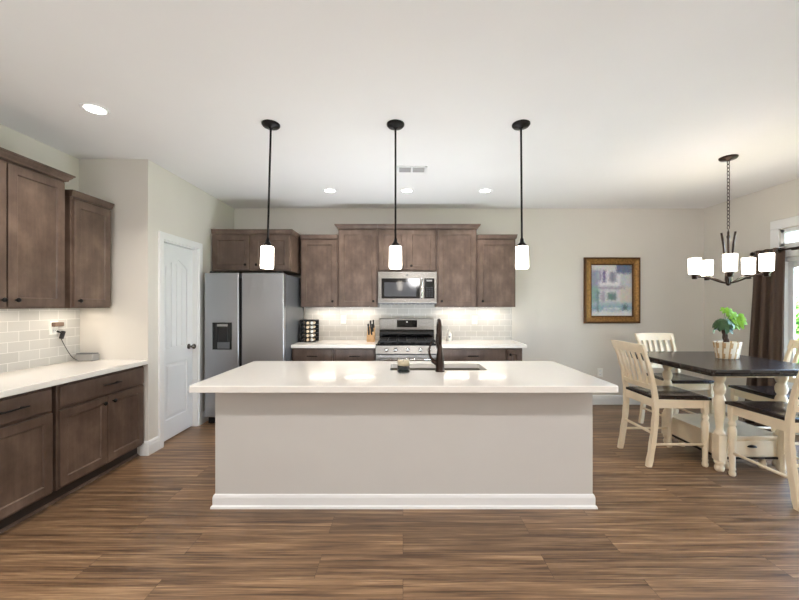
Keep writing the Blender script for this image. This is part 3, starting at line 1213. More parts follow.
# outlet plates
def outlet(name, label, mat, group, slots=True):
    """plate in the XZ plane facing -y placed by a matrix"""
    inv = mat.to_translation()
    t = thing(name, label, 'outlet', inv, group)
    k = BM(); panel(k, .075, .118, [(0, 0), (0, -.003), (.004, -.006)], mat @ Matrix.Translation((-.0375, 0, -.059)))
    obj('plate', k, M['white_plastic'], t)
    k = BM()
    for z in (-.04, .008):
        tt = BM(); box(tt, -.017, .017, -.0085, -.0055, z, z + .032, .004, 2)
        merge(k, tt, mat)
    p = obj('socket', k, M['trim'], t)
    k = BM()
    for z in (-.04, .008):
        for x in (-.008, .006):
            tt = BM(); box(tt, x, x + .002, -.0092, -.0082, z + .012, z + .022)
            merge(k, tt, mat)
    obj('slot', k, M['black_plastic'], p)
    return t


yo = YB - .0082
outlet('outlet', 'white outlet plate on the backsplash left of the stove', face_n(-.835, yo, 1.188), 'outlet plates')
outlet('outlet', 'white outlet plate on the backsplash right of the stove', face_n(1.0, yo, 1.182), 'outlet plates')
outlet('outlet', 'white outlet plate low on the wall behind the island corner', face_n(2.755, YB - .0002, .445), 'outlet plates')
OY = 3.04
outlet('outlet', 'white outlet plate on the left wall tiles with a plug in it', face_e(XL + .0082, OY, 1.195), 'outlet plates')
# plug-in adapters and cord, speaker
ad = thing('plug_adapter', 'flat brown adapter plugged into the top socket on the left wall', 'adapter', (XL + .02, OY, 1.22))
b = BM(); box(b, XL + .0175, XL + .05, OY - .03, OY + .055, 1.205, 1.242, .006, 2); obj('adapter_body', b, M['brown_plastic'], ad)
ch = thing('charger', 'black charger with a thin cord hanging to the grey box', 'charger', (XL + .02, OY + .05, 1.13))
b = BM()
bb = BM(); box(bb, -.014, .014, -.012, .012, -.035, .035, .006, 2)
merge(b, bb, Matrix.Translation((XL + .04, OY + .045, 1.130)) @ Matrix.Rotation(-.35, 4, 'X'))
tube(b, [(XL + .0175, OY + .02, 1.165), (XL + .04, OY + .035, 1.15)], .007, 8)
obj('plug', b, M['black_plastic'], ch)
b = BM()
tube(b, bez((XL + .042, OY + .033, 1.096), (XL + .05, OY + .08, .98), (XL + .06, OY + .12, .90), (XL + .085, OY + .138, .900), 12), .0028, 6)
obj('cord', b, M['black_plastic'], ch)
sp = thing('speaker_box', 'small grey rectangular box on the left counter by the corner', 'speaker', (XL + .13, 3.22, .885))
b = BM(); box(b, XL + .055, XL + .215, 3.185, 3.265, .887, .946, .008, 2); obj('casing', b, M['grey_plastic'], sp)
b = BM(); box(b, XL + .05, XL + .205, 3.20, 3.262, .9455, .953, .002, 1); obj('top_plate', b, M['case_grey'], sp)
for x in (XL + .075, XL + .195):
    for y in (3.20, 3.25):
        b = BM(); lathe(b, [(.006, 0), (.006, .003)], (x, y, .8852), 8)
        obj('foot', b, M['black_plastic'], sp)

# ------------------------------------------------------------------ lights of the room
PEN_Y = 2.648
pen = None
for px, tilt, lab in ((-.985, .028, 'black rod pendant with a lit white glass shade, the one over the island’s left end'),
                      (-.056, .0, 'black rod pendant with a lit white glass shade over the middle of the island'),
                      (.880, -.008, 'black rod pendant with a lit white glass shade, the one over the island’s right end')):
    lab = lab.replace('’', "'")
    if pen is None:
        pen = thing('pendant_light', lab, 'pendant lamp', (px, PEN_Y, H), 'pendants over the island')
        b = BM(); lathe(b, [(.066, 0), (.066, -.010), (.058, -.020), (.020, -.024), (.012, -.034), (.001, -.036)], (px, PEN_Y, H), 28)
        obj('ceiling_rose', b, M['black_metal'], pen)
        b = BM()
        tube(b, [(px, PEN_Y, H - .03), (px, PEN_Y, 1.875)], .0075, 10)
        obj('rod', b, M['black_metal'], pen)
        b = BM(); lathe(b, [(.012, .055), (.014, .03), (.030, .012), (.034, 0), (.001, -.002)], (px, PEN_Y, 1.830), 20)
        obj('cap', b, M['black_metal'], pen)
        b = BM()
        lathe(b, [(.028, .166), (.042, .164), (.0455, .158), (.0475, .02), (.046, .004), (.044, .0), (.041, .004), (.041, .15), (.02, .158)], (px, PEN_Y, 1.662), 28, cap=False)
        obj('shade', b, M['shade'], pen)
        first = pen
    else:
        pen = dup(first, (px, PEN_Y, H), None, lab)
    pen.rotation_euler = (0, tilt, 0)

# downlights
dl0 = None
for x, y, lab in ((-2.12, 2.445, 'lit downlight in the ceiling above the left wall cabinets'),
                  (-.86, 4.186, 'lit ceiling downlight, leftmost of the row of three before the back wall'),
                  (.048, 4.186, 'lit ceiling downlight, middle of the row of three before the back wall'),
                  (.970, 4.186, 'lit ceiling downlight, rightmost of the row of three before the back wall')):
    if dl0 is None:
        dl0 = thing('downlight', lab, 'ceiling light', (x, y, H), 'recessed downlights')
        b = BM(); lathe(b, [(.083, .0), (.083, -.004), (.074, -.008), (.062, -.006), (.060, -.001)], (x, y, H), 32, cap=False)
        obj('trim_ring', b, M['trim'], dl0)
        b = BM(); lathe(b, [(.0605, -.001), (.058, -.0045), (.001, -.005)], (x, y, H), 32)
        obj('lens', b, M['lens'], dl0)
    else:
        dup(dl0, (x, y, H), None, lab)
    ceiling_spot(x, y, 78 if y < 3 else 48, kelvin(5000))

# ceiling vent
cv = thing('ceiling_vent', 'white slotted air vent in the ceiling behind the middle pendant', 'vent', (.085, 3.53, H))
vx0, vx1, vy0, vy1 = -.06, .235, 3.445, 3.615
b = BM()
for x0, x1, y0, y1 in ((vx0, vx1, vy0, vy0 + .022), (vx0, vx1, vy1 - .022, vy1), (vx0, vx0 + .022, vy0, vy1), (vx1 - .022, vx1, vy0, vy1),
                       ((vx0 + vx1) / 2 - .01, (vx0 + vx1) / 2 + .01, vy0, vy1)):
    box(b, x0, x1, y0, y1, H - .008, H, .002, 1)
obj('frame', b, M['trim'], cv)
b = BM(); box(b, vx0 + .01, vx1 - .01, vy0 + .01, vy1 - .01, H - .002, H - .0005); obj('backing', b, M['vent_dark'], cv)
b = BM()
for half in (0, 1):
    a0 = vx0 + .022 if half == 0 else (vx0 + vx1) / 2 + .01
    a1 = (vx0 + vx1) / 2 - .01 if half == 0 else vx1 - .022
    n = 9
    for i in range(n):
        y = vy0 + .026 + i * (vy1 - vy0 - .052) / (n - 1)
        prism(b, [(y - .003, H - .002), (y + .004, H - .007), (y + .005, H - .006), (y - .002, H - .001)], 'x', a0, a1)
obj('slats', b, M['grey_plastic'], cv)

# chandelier
HX, HY = 2.974, 3.245
cl = thing('chandelier', 'dark bronze five-arm chandelier with lit white glass shades above the dining table', 'chandelier', (HX, HY, H))
b = BM(); lathe(b, [(.070, 0), (.070, -.008), (.060, -.020), (.018, -.026), (.010, -.034), (.001, -.035)], (HX, HY, H), 28)
obj('ceiling_rose', b, M['bronze'], cl)
b = BM()
zt, zbm = 2.708, 2.085
nl = 19
pitch = (zt - zbm) / nl
for i in range(nl):
    zc = zt - (i + .5) * pitch
    L = []
    for k in range(13):
        a = 2 * PI * k / 12
        u, v = .0115 * math.cos(a), (pitch * .62) * math.sin(a)
        L.append((HX + (u if i % 2 else 0), HY + (0 if i % 2 else u), zc + v))
    tube(b, L, .0028, 6)
obj('chain', b, M['bronze'], cl)
b = BM()
lathe(b, [(.001, -.02), (.012, -.016), (.020, -.004), (.022, .02), (.026, .03), (.026, .11), (.020, .12), (.010, .13), (.008, .25), (.006, .40), (.012, .42), (.014, .43), (.006, .45), (.005, .49)],
      (HX, HY, 1.585), 18)
obj('column', b, M['bronze'], cl)
b = BM()
for k in range(3):
    a = math.radians((-43, 137, 227)[k])
    ca, sa = math.cos(a), math.sin(a)
    P = lambda r, z: (HX + r * ca, HY + r * sa, z)
    tube(b, bez(P(.022, 1.70), P(.026, 1.82), P(.028, 1.92), P(.048, 2.055), 10), .0085, 8)
obj('flared_bars', b, M['bronze'], cl)
for k in range(5):
    a = math.radians(-130 + 72 * k)
    ca, sa = math.cos(a), math.sin(a)
    P = lambda r, z: (HX + r * ca, HY + r * sa, z)
    b = BM()
    tube(b, bez(P(.018, 1.592), P(.09, 1.60), P(.14, 1.665), P(.25, 1.652), 12), .008, 8)
    arm = obj('arm', b, M['bronze'], cl)
    b = BM(); lathe(b, [(.010, -.032), (.021, -.030), (.022, -.004), (.032, .006), (.034, .012), (.001, .013)], P(.25, 1.664), 18)
    obj('cup', b, M['bronze'], arm)
    b = BM()
    lathe(b, [(.030, .0), (.043, .004), (.046, .012), (.049, .150), (.047, .152), (.045, .147), (.042, .02), (.025, .008)], P(.25, 1.676), 26, cap=False)
    obj('shade', b, M['shade'], arm)
    d = bpy.data.lights.new('chandelier_bulb', 'POINT')
    d.energy = 2.0
    d.shadow_soft_size = .03
    d.color = kelvin(4000)
    o = bpy.data.objects.new('chandelier_bulb', d)
    C.objects.link(o)
    o.location = P(.25, 1.80)

# ------------------------------------------------------------------ painting
AX0, AX1, AZ0, AZ1 = 2.524, 3.300, 1.135, 2.052
ay = YB - .001
art = thing('framed_painting', 'gold-framed painting of a pale house hanging on the back wall', 'painting', ((AX0 + AX1) / 2, YB, AZ0))
b = BM()
W_, H_ = AX1 - AX0, AZ1 - AZ0


def ring_frame(bm, steps):
    loops = [[(i, y, i), (W_ - i, y, i), (W_ - i, y, H_ - i), (i, y, H_ - i)] for i, y in steps]
    t_ = BM()
    rings(t_, loops, False, False)
    merge(bm, t_, face_n(AX0, ay, AZ0))


ring_frame(b, [(.0, 0), (0, -.030), (.006, -.040), (.016, -.044), (.026, -.036)])
obj('outer_frame', b, M['gold_dark'], art)
b = BM()
ring_frame(b, [(.026, -.036), (.036, -.034), (.052, -.026), (.072, -.022), (.084, -.027), (.090, -.026)])
obj('inner_frame', b, M['gold'], art)
b = BM()
ring_frame(b, [(.090, -.026), (.098, -.023), (.104, -.016), (.106, -.010)])
nbd = 26
for i in range(nbd):
    for s in (0, 1):
        z = AZ0 + .10 + i * (H_ - .2) / (nbd - 1)
        x = AX0 + .097 if s == 0 else AX1 - .097
        lathe(b, [(.001, 0), (.009, .001), (.007, .005), (.001, .006)], (x, ay - .022, z), 6, 'y')
        if i < 21:
            x2 = AX0 + .10 + i * (W_ - .2) / 20
            lathe(b, [(.001, 0), (.009, .001), (.007, .005), (.001, .006)], (x2, ay - .022, AZ0 + .097 if s == 0 else AZ1 - .097), 6, 'y')
obj('beaded_liner', b, M['gold_dark'], art)

# painted canvas: brush dabs of colour on a fine grid
NX, NZ = 76, 96
me = bpy.data.meshes.new('canvas')
cxw, czh = W_ - .21, H_ - .21
vv, ff = [], []
for j in range(NZ + 1):
    for i in range(NX + 1):
        vv.append((AX0 + .105 + cxw * i / NX - (AX0 + AX1) / 2, ay - .008 - YB, .105 + czh * j / NZ))
for j in range(NZ):
    for i in range(NX):
        a = j * (NX + 1) + i
        ff.append((a, a + 1, a + NX + 2, a + NX + 1))
me.from_pydata(vv, [], ff)
rp = random.Random(3)
img = [[[205, 208, 212] for _ in range(NX)] for _ in range(NZ)]


def dab(x0, x1, y0, y1, col, jit=14, dens=1.0):
    """x, y in 0..1 from the top left"""
    for j in range(NZ):
        for i in range(NX):
            u, v = (i + .5) / NX, 1 - (j + .5) / NZ
            if x0 + rp.uniform(-.015, .015) <= u <= x1 + rp.uniform(-.015, .015) and y0 <= v <= y1 and rp.random() < dens:
                img[j][i] = [max(0, min(255, c + rp.uniform(-jit, jit))) for c in col]


dab(0, 1, 0, 1, (198, 202, 208), 22)
dab(0, .22, .05, .42, (150, 156, 176), 30)
dab(0, 1, .0, .10, (208, 208, 204), 20)
dab(.18, .72, .10, .42, (226, 224, 228), 12)
dab(.62, 1, .0, .17, (104, 116, 142), 34)
dab(.72, 1, .17, .45, (196, 200, 200), 28)
dab(.20, .24, .10, .32, (126, 112, 150), 18)
dab(.28, .36, .10, .34, (120, 108, 150), 22)
dab(.44, .62, .14, .33, (158, 156, 172), 22)
dab(.50, .53, .14, .33, (120, 116, 140), 16)
dab(.28, .70, .34, .38, (240, 238, 236), 8)
dab(.18, .84, .43, .47, (158, 144, 166), 18)
dab(.0, .20, .42, .74, (140, 170, 168), 34)
dab(.20, .74, .48, .72, (214, 212, 214), 22)
dab(.40, .62, .54, .69, (112, 136, 136), 26)
dab(.24, .34, .52, .72, (170, 164, 184), 20)
dab(.72, 1, .45, .76, (208, 202, 190), 22)
dab(0, 1, .74, .80, (168, 190, 198), 24)
dab(0, 1, .80, .90, (142, 172, 186), 30)
dab(0, 1, .92, 1, (222, 224, 222), 14)
dab(.14, .17, .50, .96, (84, 106, 120), 22)
dab(.78, .88, .78, .90, (92, 116, 116), 24)
dab(.30, .72, .84, .88, (226, 228, 226), 14)
for _ in range(2):                       # loose brushwork: every dab borrows the colour of a neighbour
    src = [[list(c) for c in row] for row in img]
    for j in range(NZ):
        for i in range(NX):
            a = min(NX - 1, max(0, i + rp.randint(-2, 2)))
            c = min(NZ - 1, max(0, j + rp.randint(-3, 3)))
            img[j][i] = [.45 * p_ + .55 * q_ for p_, q_ in zip(src[j][i], src[c][a])]
ca = me.color_attributes.new('paint', 'FLOAT_COLOR', 'CORNER')
for p in me.polygons:
    j, i = divmod(p.index, NX)
    c = img[j][i]
    for li in p.loop_indices:
        ca.data[li].color = (lin(c[0]), lin(c[1]), lin(c[2]), 1)
N = Nodes('oil_paint')
at = N.n('ShaderNodeVertexColor', layer_name='paint')
N.l(at.outputs[0], N.p.inputs['Base Color'])
N.p.inputs['Roughness'].default_value = .5
tn = N.n('ShaderNodeTexNoise', Scale=90.0, Detail=3.0)
N.l(N.coords(), tn.inputs['Vector'])
N.bump(tn.outputs['Fac'], .2)
me.materials.append(N.m)
cvo = bpy.data.objects.new('canvas', me)
C.objects.link(cvo)
cvo.parent = art
for v in me.vertices:                   # root sits at YB, AZ0
    pass

# ------------------------------------------------------------------ dining table
TH = .885
tbl = thing('dining_table', 'square counter-height dining table with a dark top on cream turned legs', 'table', (2.89, 3.285, 0))
tx0, tx1, ty0, ty1 = 2.40, 3.42, 2.76, 3.87
b = BM()
box(b, tx0, tx1, ty0, ty1, TH - .030, TH, .008, 3)
box(b, tx0 + .018, tx1 - .018, ty0 + .018, ty1 - .018, TH - .055, TH - .029, .006, 2)
obj('tabletop', b, M['espresso'], tbl)
lx0, lx1, ly0, ly1 = 2.652, 3.170, 2.975, 3.56
b = BM()
for x0, x1, y0, y1 in ((lx0, lx1, ly0 - .012, ly0 + .012), (lx0, lx1, ly1 - .012, ly1 + .012), (lx0 - .012, lx0 + .012, ly0, ly1), (lx1 - .012, lx1 + .012, ly0, ly1)):
    box(b, x0, x1, y0, y1, TH - .10, TH - .054)
obj('apron', b, M['cream'], tbl)
LEGP = [(.026, 0), (.034, .012), (.037, .030), (.030, .048), (.028, .056), (.036, .068), (.039, .082), (.035, .094)]
LEGU = [(r * .84, z) for r, z in
        [(.043, .305), (.047, .318), (.040, .332), (.030, .345), (.033, .40), (.045, .50), (.050, .57), (.049, .60), (.038, .63), (.032, .64),
         (.043, .655), (.050, .68), (.050, .70), (.040, .725), (.031, .735), (.040, .75), (.051, .775), (.052, .795), (.044, .815), (.044, .832)]]
for x in (lx0, lx1):
    for y in (ly0, ly1):
        b = BM()
        lathe(b, LEGP, (x, y, 0), 20)
        box(b, x - .036, x + .036, y - .036, y + .036, .092, .307, .006, 2)
        lathe(b, LEGU, (x, y, 0), 20)
        obj('leg', b, M['cream'], tbl)
# storage base between the legs
b = BM()
sx0, sx1, sy0, sy1 = lx0 + .0, lx1 - .0, ly0 - .0, ly1 + .0
box(b, sx0, sx1, sy0, sy1, .115, .275, .003)
obj('storage_box', b, M['cream'], tbl)
b = BM(); box(b, sx0 - .012, sx1 + .012, sy0 - .016, sy1 + .016, .275, .297, .005, 2)
obj('storage_top', b, M['cream'], tbl)
b = BM(); box(b, sx0 - .008, sx1 + .008, sy0 - .010, sy1 + .010, .098, .118, .004, 2)
obj('base_moulding', b, M['espresso'], tbl)
b = BM(); panel(b, sx1 - sx0 - .12, .125, [(0, .001), (0, -.008), (.004, -.011)], face_n(sx0 + .06, sy0, .130))
dr = obj('drawer', b, M['cream'], tbl)
b = BM()
cxm = (sx0 + sx1) / 2
lp = []
for k in range(9):
    a = PI * k / 8
    lp.append([(cxm + .038 * math.cos(a) * q, sy0 - .011 - d_, .205 + .018 * math.sin(a) * q) for q, d_ in ((1, 0), (.95, .010), (.75, .018), (.4, .022), (0.05, .023))])
for A_, B_ in zip(lp, lp[1:]):
    for i in range(4):
        f = b.faces.new([b.verts.new(p) for p in (A_[i], A_[i + 1], B_[i + 1], B_[i])])
        f.smooth = True
bmesh.ops.remove_doubles(b, verts=b.verts[:], dist=1e-5)
obj('cup_pull', b, M['black_metal'], dr)
for x in (sx0 + .10, sx1 - .10):
    for y in (sy0 + .06, sy1 - .06):
        b = BM(); lathe(b, [(.022, 0), (.030, .02), (.030, .04), (.020, .06), (.030, .085), (.030, .1)], (x, y, 0), 14)
        obj('bun_foot', b, M['cream'], tbl)

# ------------------------------------------------------------------ dining chairs
CH_LAB = ['cream slat-back dining chair with a dark seat at the table side nearest the island',
          'dining chair on the near side of the table, cut off by the photo edge',
          'white-looking slat-back dining chair behind the table, below the framed painting',
          'dining chair right of the table, before the curtain and patio door']
c0 = thing('dining_chair', CH_LAB[0], 'chair', (0, 0, 0), 'dining chairs round the table')
SW, SD, SH = .225, .50, .605           # half width, depth, seat height; faces +x, rear legs near x = 0
b = BM()
# saddle seat
nx_, ny_ = 14, 14
top, bot = [], []
for i in range(nx_ + 1):
    u = i / nx_
    x = .045 + u * (SD - .030)
    half = .195 + .040 * u
    rt, rbm = [], []
    for j in range(ny_ + 1):
        v = -1 + 2 * j / ny_
        dip = -.010 * math.exp(-((abs(v) - .45) / .3) ** 2) * math.exp(-((u - .40) / .35) ** 2)
        edge = -.007 if (i in (0, nx_) or j in (0, ny_)) else 0
        yy = v * half
        xx = x + (.009 * (1 - v * v) if i == nx_ else 0)
        rt.append(b.verts.new((xx, yy, SH + dip + edge)))
        rbm.append(b.verts.new((xx, yy, SH - .028)))
    top.append(rt)
    bot.append(rbm)
for i in range(nx_):
    for j in range(ny_):
        f = b.faces.new((top[i][j], top[i + 1][j], top[i + 1][j + 1], top[i][j + 1])); f.smooth = True
        b.faces.new((bot[i][j], bot[i][j + 1], bot[i + 1][j + 1], bot[i + 1][j]))
for i in range(nx_):
    for j in (0, ny_):
        b.faces.new((top[i][j], bot[i][j], bot[i + 1][j], top[i + 1][j]))
for j in range(ny_):
    for i in (0, nx_):
        b.faces.new((top[i][j], top[i][j + 1], bot[i][j + 1], bot[i][j]))
obj('seat', b, M['espresso'], c0)


def post_x(z):
    """centre line of the sabre rear leg and back post"""
    pts = [(0, 0.0), (.12, .022), (.30, .048), (.45, .060), (.60, .056), (.75, .032), (.90, -.010), (1.055, -.066)]
    for (z0, x0), (z1, x1) in zip(pts, pts[1:]):
        if z <= z1:
            q = (z - z0) / (z1 - z0)
            q = q * q * (3 - 2 * q) * .4 + q * .6
            return x0 + (x1 - x0) * q
    return pts[-1][1]


zs = [0, .06, .12, .2, .3, .38, .45, .52, .6, .68, .75, .83, .9, .97, 1.02]
for s in (-1, 1):
    b = BM()
    loops = []
    for z in zs:
        x = post_x(z)
        hw = .019 if z < .6 else .017
        hd = .021 if z < .7 else .016
        y = s * (.200 if z < .6 else .200)
        loops.append([(x - hd, y - hw, z), (x + hd, y - hw, z), (x + hd, y + hw, z), (x - hd, y + hw, z)])
    rings(b, loops)
    bmesh.ops.bevel(b, geom=[e_ for e_ in b.edges if abs((e_.verts[0].co - e_.verts[1].co).z) > .02], offset=.005, segments=2, affect='EDGES')
    obj('rear_leg', b, M['cream'], c0)
    b = BM()
    lathe(b, [(.016, 0), (.023, .010), (.025, .028), (.018, .045), (.022, .052), (.024, .060), (.020, .072), (.022, .18), (.027, .30), (.030, .375),
              (.022, .40), (.018, .405), (.027, .418), (.027, .432), (.018, .446), (.021, .455), (.022, .46)], (.482, s * .205, 0), 18)
    box(b, .460, .504, s * .205 - .022, s * .205 + .022, .458, .577, .004, 1)
    obj('front_leg', b, M['cream'], c0)
b = BM()
for s in (-1, 1):
    prism(b, [(.06, s * .205 - .010), (.482, s * .205 - .010), (.482, s * .205 + .010), (.06, s * .205 + .010)], 'z', .505, .577)
box(b, .477, .497, -.2, .2, .505, .577, .002, 1)
box(b, .045, .065, -.2, .2, .505, .577, .002, 1)
obj('apron', b, M['cream'], c0)
for s in (-1, 1):
    b = BM(); tube(b, [(.025, s * .2, .19), (.482, s * .205, .19)], .011, 10)
    obj('side_stretcher', b, M['cream'], c0)
b = BM(); tube(b, [(post_x(.28), -.2, .28), (post_x(.28), .2, .28)], .012, 10); obj('rear_stretcher', b, M['cream'], c0)


def rail(z0, z1, thick, arch, ext):
    k = BM()
    loops = []
    n = 12
    for i in range(n + 1):
        v = -1 + 2 * i / n
        y = v * (.2 + ext)
        bow = -.020 * (1 - v * v)
        zt_ = z1 + arch * (1 - v * v)
        xa, xb = post_x(z0) + bow, post_x(z1) + bow
        loops.append([(xa - thick, y, z0), (xa + thick, y, z0), (xb + thick, y, zt_), (xb - thick, y, zt_)])
    rings(k, loops, smooth=False)
    return k


obj('top_rail', rail(.972, 1.05, .013, .004, .026), M['cream'], c0)
obj('lower_rail', rail(.655, .700, .011, 0, -.005), M['cream'], c0)
for k in range(5):
    v = -.66 + k * .33
    y = v * .2
    bow = -.020 * (1 - v * v)
    b = BM()
    loops = []
    for z in (.69, .76, .83, .90, .98):
        x = post_x(z) + bow
        loops.append([(x - .007, y - .016, z), (x + .007, y - .016, z), (x + .007, y + .016, z), (x - .007, y + .016, z)])
    rings(b, loops)
    obj('slat', b, M['cream'], c0)

c0.location = (2.115, 3.258, 0)
dup(c0, (2.882, 2.405, 0), PI / 2, CH_LAB[1])
dup(c0, (3.005, 4.19, 0), -PI / 2 + .02, CH_LAB[2])
dup(c0, (3.725, 3.255, 0), PI - .06, CH_LAB[3])

# ------------------------------------------------------------------ potted money tree
ptx, pty = 3.065, 3.355
pl = thing('potted_plant', 'small braided-trunk tree with green and lime leaves in a striped basket pot', 'plant', (ptx, pty, TH))
seg = 48
b = BM()
prof = [(.080, 0), (.083, .004), (.091, .05), (.099, .10), (.107, .150), (.109, .158), (.105, .158), (.099, .13), (.02, .128)]
loops = []
for r, h in prof:
    loops.append([(ptx + 1.08 * (r + (.0025 if i % 4 < 2 else 0)) * math.cos(2 * PI * (i + 6 * h) / seg), pty + .80 * (r + (.0025 if i % 4 < 2 else 0)) * math.sin(2 * PI * (i + 6 * h) / seg), TH + .001 + h) for i in range(seg)])
rings(b, loops, True, False, True)
b.faces.ensure_lookup_table()
for idx, f in enumerate(b.faces):
    if len(f.verts) == 4:
        col = idx % seg
        f.material_index = 1 if col % 4 == 0 or (col % 4 == 1 and (idx // seg) % 2) else 0
obj('basket_pot', b, [M['basket_cream'], M['basket_tan']], pl)
b = BM(); lathe(b, [(.094, 0), (.094, .010), (.05, .016), (.001, .018)], (ptx, pty, TH + .122), 24, sx=1.05, sy=.78)
obj('soil', b, M['soil'], pl)
b = BM()
for k in range(3):
    pts = []
    for i in range(16):
        q = i / 15
        a = 2 * PI * k / 3 + q * 5.5
        r = .014 * (1 - .25 * q)
        pts.append((ptx - .005 - .03 * q + r * math.cos(a), pty + r * math.sin(a), TH + .13 + q * .15))
    tube(b, pts, [.013 * (1 - .35 * i / 15) for i in range(16)], 8)
obj('braided_trunk', b, M['bark'], pl)


def leaflet(bm, base, d, up, L, wd):
    d = d.normalized()
    side = d.cross(up).normalized()
    nrm = side.cross(d).normalized()
    rows = []
    for q, ww in ((0, .06), (.2, .6), (.45, 1.0), (.7, .8), (.9, .35), (1.0, .03)):
        c_ = base + d * (L * q) + nrm * (-.25 * L * q * q)
        rows.append([bm.verts.new(c_ - side * wd * ww + nrm * .12 * wd * ww), bm.verts.new(c_), bm.verts.new(c_ + side * wd * ww + nrm * .12 * wd * ww)])
    for A_, B_ in zip(rows, rows[1:]):
        for i in (0, 1):
            f = bm.faces.new((A_[i], A_[i + 1], B_[i + 1], B_[i])); f.smooth = True


def palm_leaf(bm, st, top, tip, L, n=6, nrm=None):
    """stalk from top to tip and leaflets fanned from the tip"""
    top, tip = Vector(top), Vector(tip)
    tube(st, bez(top, top + Vector((0, 0, .04)), tip + Vector((0, 0, .02)), tip, 6), .0022, 6)
    out = (tip - top)
    out.z *= .2
    out = out.normalized() if out.length > 1e-4 else Vector((1, 0, 0))
    if nrm is not None:                  # a leaf hanging like an open hand, its face along nrm
        nrm = Vector(nrm).normalized()
        dn = (Vector((0, 0, -1)) - nrm * -nrm.z).normalized()
        for k in range(n):
            a = -2.1 + 4.2 * k / (n - 1)
            leaflet(bm, tip, Matrix.Rotation(a, 3, nrm) @ dn, nrm, L * (1 - .25 * abs(a) / 2.1), L * .24)
        return
    for k in range(n):
        a = -2.0 + 4.0 * k / (n - 1)
        d = Matrix.Rotation(a, 3, 'Z') @ out
        d = d + Vector((0, 0, -.35 - .25 * rp.random()))
        leaflet(bm, tip, d, Vector((0, 0, 1)), L * (1 - .25 * abs(a) / 2.0), L * .20)


lv, ln, st = BM(), BM(), BM()
tp = Vector((ptx - .035, pty, TH + .305))
for k in range(10):
    a = 2 * PI * k / 10 + .3
    r = .030 + .025 * rp.random()
    nv = (math.cos(a), math.sin(a), .55 + .3 * rp.random())
    palm_leaf(lv, st, tp, tp + Vector((r * math.cos(a) * 1.1, r * math.sin(a), -.01 + .065 * rp.random())), .082, 6, nv)
for ox, oz, L in ((.085, .100, .062), (.105, .055, .085), (.125, .075, .085), (.135, .030, .085), (.105, .020, .080), (.120, .055, .09), (.02, .145, .05), (.05, .130, .06)):
    palm_leaf(ln, st, tp, tp + Vector((ox, .01 - ox * .15, oz + .015)), L, 6, (-.45 + .4 * rp.random(), -.85, .35))
obj('leaves', lv, M['leaf'], pl)
o = obj('new_leaves', ln, M['leaf_new'], pl)
o['label'] = 'bright lime green young leaves'
obj('stalks', st, M['leaf'], pl)

# ------------------------------------------------------------------ curtain and rod
ROD_X, ROD_Z = 4.085, 1.985
cr = thing('curtain_rod', 'dark metal curtain rod over the patio door', 'curtain rod', (ROD_X, 3.0, ROD_Z))
b = BM(); tube(b, [(ROD_X, 1.95, ROD_Z), (ROD_X, 4.13, ROD_Z)], .011, 12); obj('rod', b, M['bronze'], cr)
b = BM()
for y in (1.95, 4.13):
    s = 1 if y > 3 else -1
    tube(b, [(ROD_X, y, ROD_Z), (ROD_X, y + s * .008, ROD_Z), (ROD_X, y + s * .02, ROD_Z), (ROD_X, y + s * .035, ROD_Z), (ROD_X, y + s * .045, ROD_Z)], [.012, .02, .024, .018, .004], 12)
obj('finial', b, M['bronze'], cr)
b = BM()
for y in (2.03, 3.73):
    tube(b, [(XR - .019, y, ROD_Z), (ROD_X, y, ROD_Z - .012)], .007, 8)
    lathe(b, [(.02, -.026), (.02, -.020)], (XR, y, ROD_Z), 14, 'x')
obj('bracket', b, M['bronze'], cr)
ct = thing('curtain', 'floor-length taupe curtain gathered beside the patio door', 'curtain', (ROD_X, 3.95, 0))
b = BM()
NU, NV = 72, 26
grid = []
for j in range(NV + 1):
    v = j / NV
    z = .015 + v * (ROD_Z + .028 - .015)
    row = []
    for i in range(NU + 1):
        u = i / NU
        ya = 4.255 - .125 * v
        yb_ = 3.85 - .03 * v
        amp = .056 - .020 * v
        ph = u * 2 * PI * 3.4 + .4 * math.sin(v * 2.2)
        y = ya + (yb_ - ya) * u + .012 * math.sin(ph * 2 + 1)
        x = ROD_X + amp * math.sin(ph) + .008 * math.sin(u * 23 + v * 3)
        row.append(b.verts.new((x, y, z)))
    grid.append(row)
for j in range(NV):
    for i in range(NU):
        f = b.faces.new((grid[j][i], grid[j][i + 1], grid[j + 1][i + 1], grid[j + 1][i])); f.smooth = True
cto = obj('cloth', b, M['curtain'], ct)
md = cto.modifiers.new('thick', 'SOLIDIFY')
md.thickness = .003
b = BM()
for y in (4.09, 4.01, 3.93, 3.855):
    L = [(ROD_X + .024 * math.cos(2 * PI * k / 16), y, ROD_Z + .024 * math.sin(2 * PI * k / 16)) for k in range(17)]
    tube(b, L, .0045, 8)
obj('grommet', b, M['nickel'], ct)

# ------------------------------------------------------------------ garden beyond the glass
rg_ = random.Random(11)


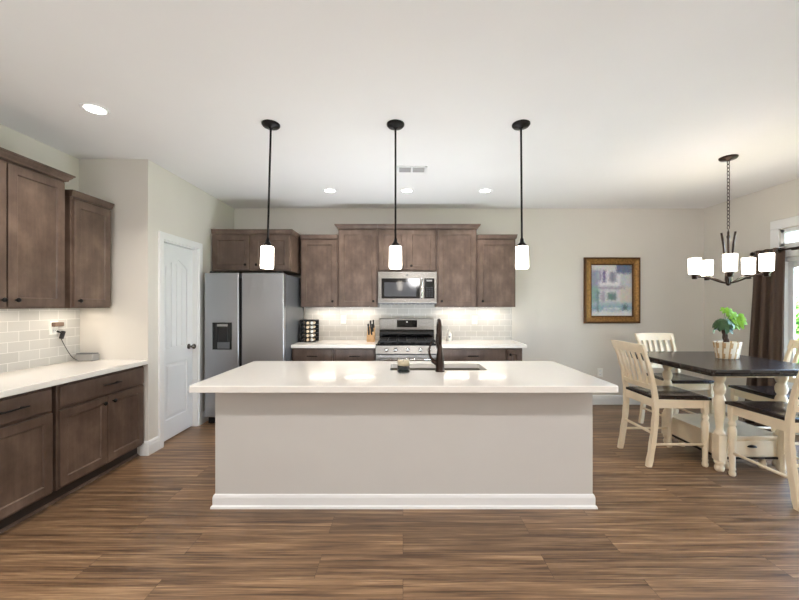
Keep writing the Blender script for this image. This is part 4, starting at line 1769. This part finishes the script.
def shrub(name, label, x, y, r, h, n, mat):
    t = thing(name, label, 'shrub', (x, y, -.12), 'shrubs in the garden')
    k = BM()
    for i in range(n):
        a = rg_.uniform(0, 2 * PI)
        el = rg_.uniform(-.2, 1)
        rr = r * rg_.uniform(.7, 1.0) * math.sqrt(max(.05, 1 - el * el * .8))
        p = Vector((x + rr * math.cos(a), y + rr * math.sin(a), -.1 + h * (.25 + .72 * max(0, el))))
        d = Vector((math.cos(a + rg_.uniform(-1, 1)), math.sin(a + rg_.uniform(-1, 1)), rg_.uniform(-.6, .8)))
        leaflet(k, p, d, Vector((rg_.uniform(-.5, .5), rg_.uniform(-.5, .5), 1)), .22, .07)
    obj('foliage', k, mat, t)
    k = BM()
    tube(k, [(x, y, -.12), (x + .02, y, h * .4), (x, y + .03, h * .75)], [.05, .04, .015], 8)
    for i in range(6):
        a = i * PI / 3
        tube(k, [(x, y, h * .25), (x + r * .6 * math.cos(a), y + r * .6 * math.sin(a), h * .6)], [.02, .008], 6)
    obj('stem', k, M['bark'], t)


shrub('garden_shrub', 'light green leafy shrub seen through the patio door glass', 7.6, 7.1, .9, 1.75, 1500, M['hedge'])
shrub('garden_shrub', 'leafy green shrub standing farther out on the lawn past the patio', 10.2, 9.9, 1.0, 1.6, 1300, M['hedge'])


# neighbouring house beyond the lawn, glimpsed through the transom
nh = thing('house', 'pale blue-grey sided neighbouring house seen through the transom glass', 'house', (17, 17, -.12))
b = BM()
box(b, 10, 25, 15, 19, -.12, 5.4)
for i in range(34):
    z = -.1 + i * .162
    prism(b, [(15.0, z), (14.975, z), (14.99, z + .16), (15.0, z + .16)], 'x', 10, 25)
obj('siding', b, M['siding'], nh)
b = BM()
rings(b, [[(9.6, 14.5, 5.4), (9.6, 19.5, 5.4), (9.6, 17, 7.6)], [(25.4, 14.5, 5.4), (25.4, 19.5, 5.4), (25.4, 17, 7.6)]])
obj('roof', b, M['case_grey'], nh)
for x in (13.0, 17.0, 21.0):
    b = BM()
    for x0, x1, z0, z1 in ((x, x + .1, 2.9, 4.5), (x + 1.1, x + 1.2, 2.9, 4.5), (x, x + 1.2, 2.8, 2.9), (x, x + 1.2, 4.5, 4.6), (x + .57, x + .63, 2.9, 4.5)):
        box(b, x0, x1, 14.93, 15.0, z0, z1)
    f = obj('window', b, M['trim'], nh)
    b = BM(); box(b, x + .05, x + 1.15, 14.955, 14.965, 2.85, 4.55); obj('pane', b, M['black_glass'], f)
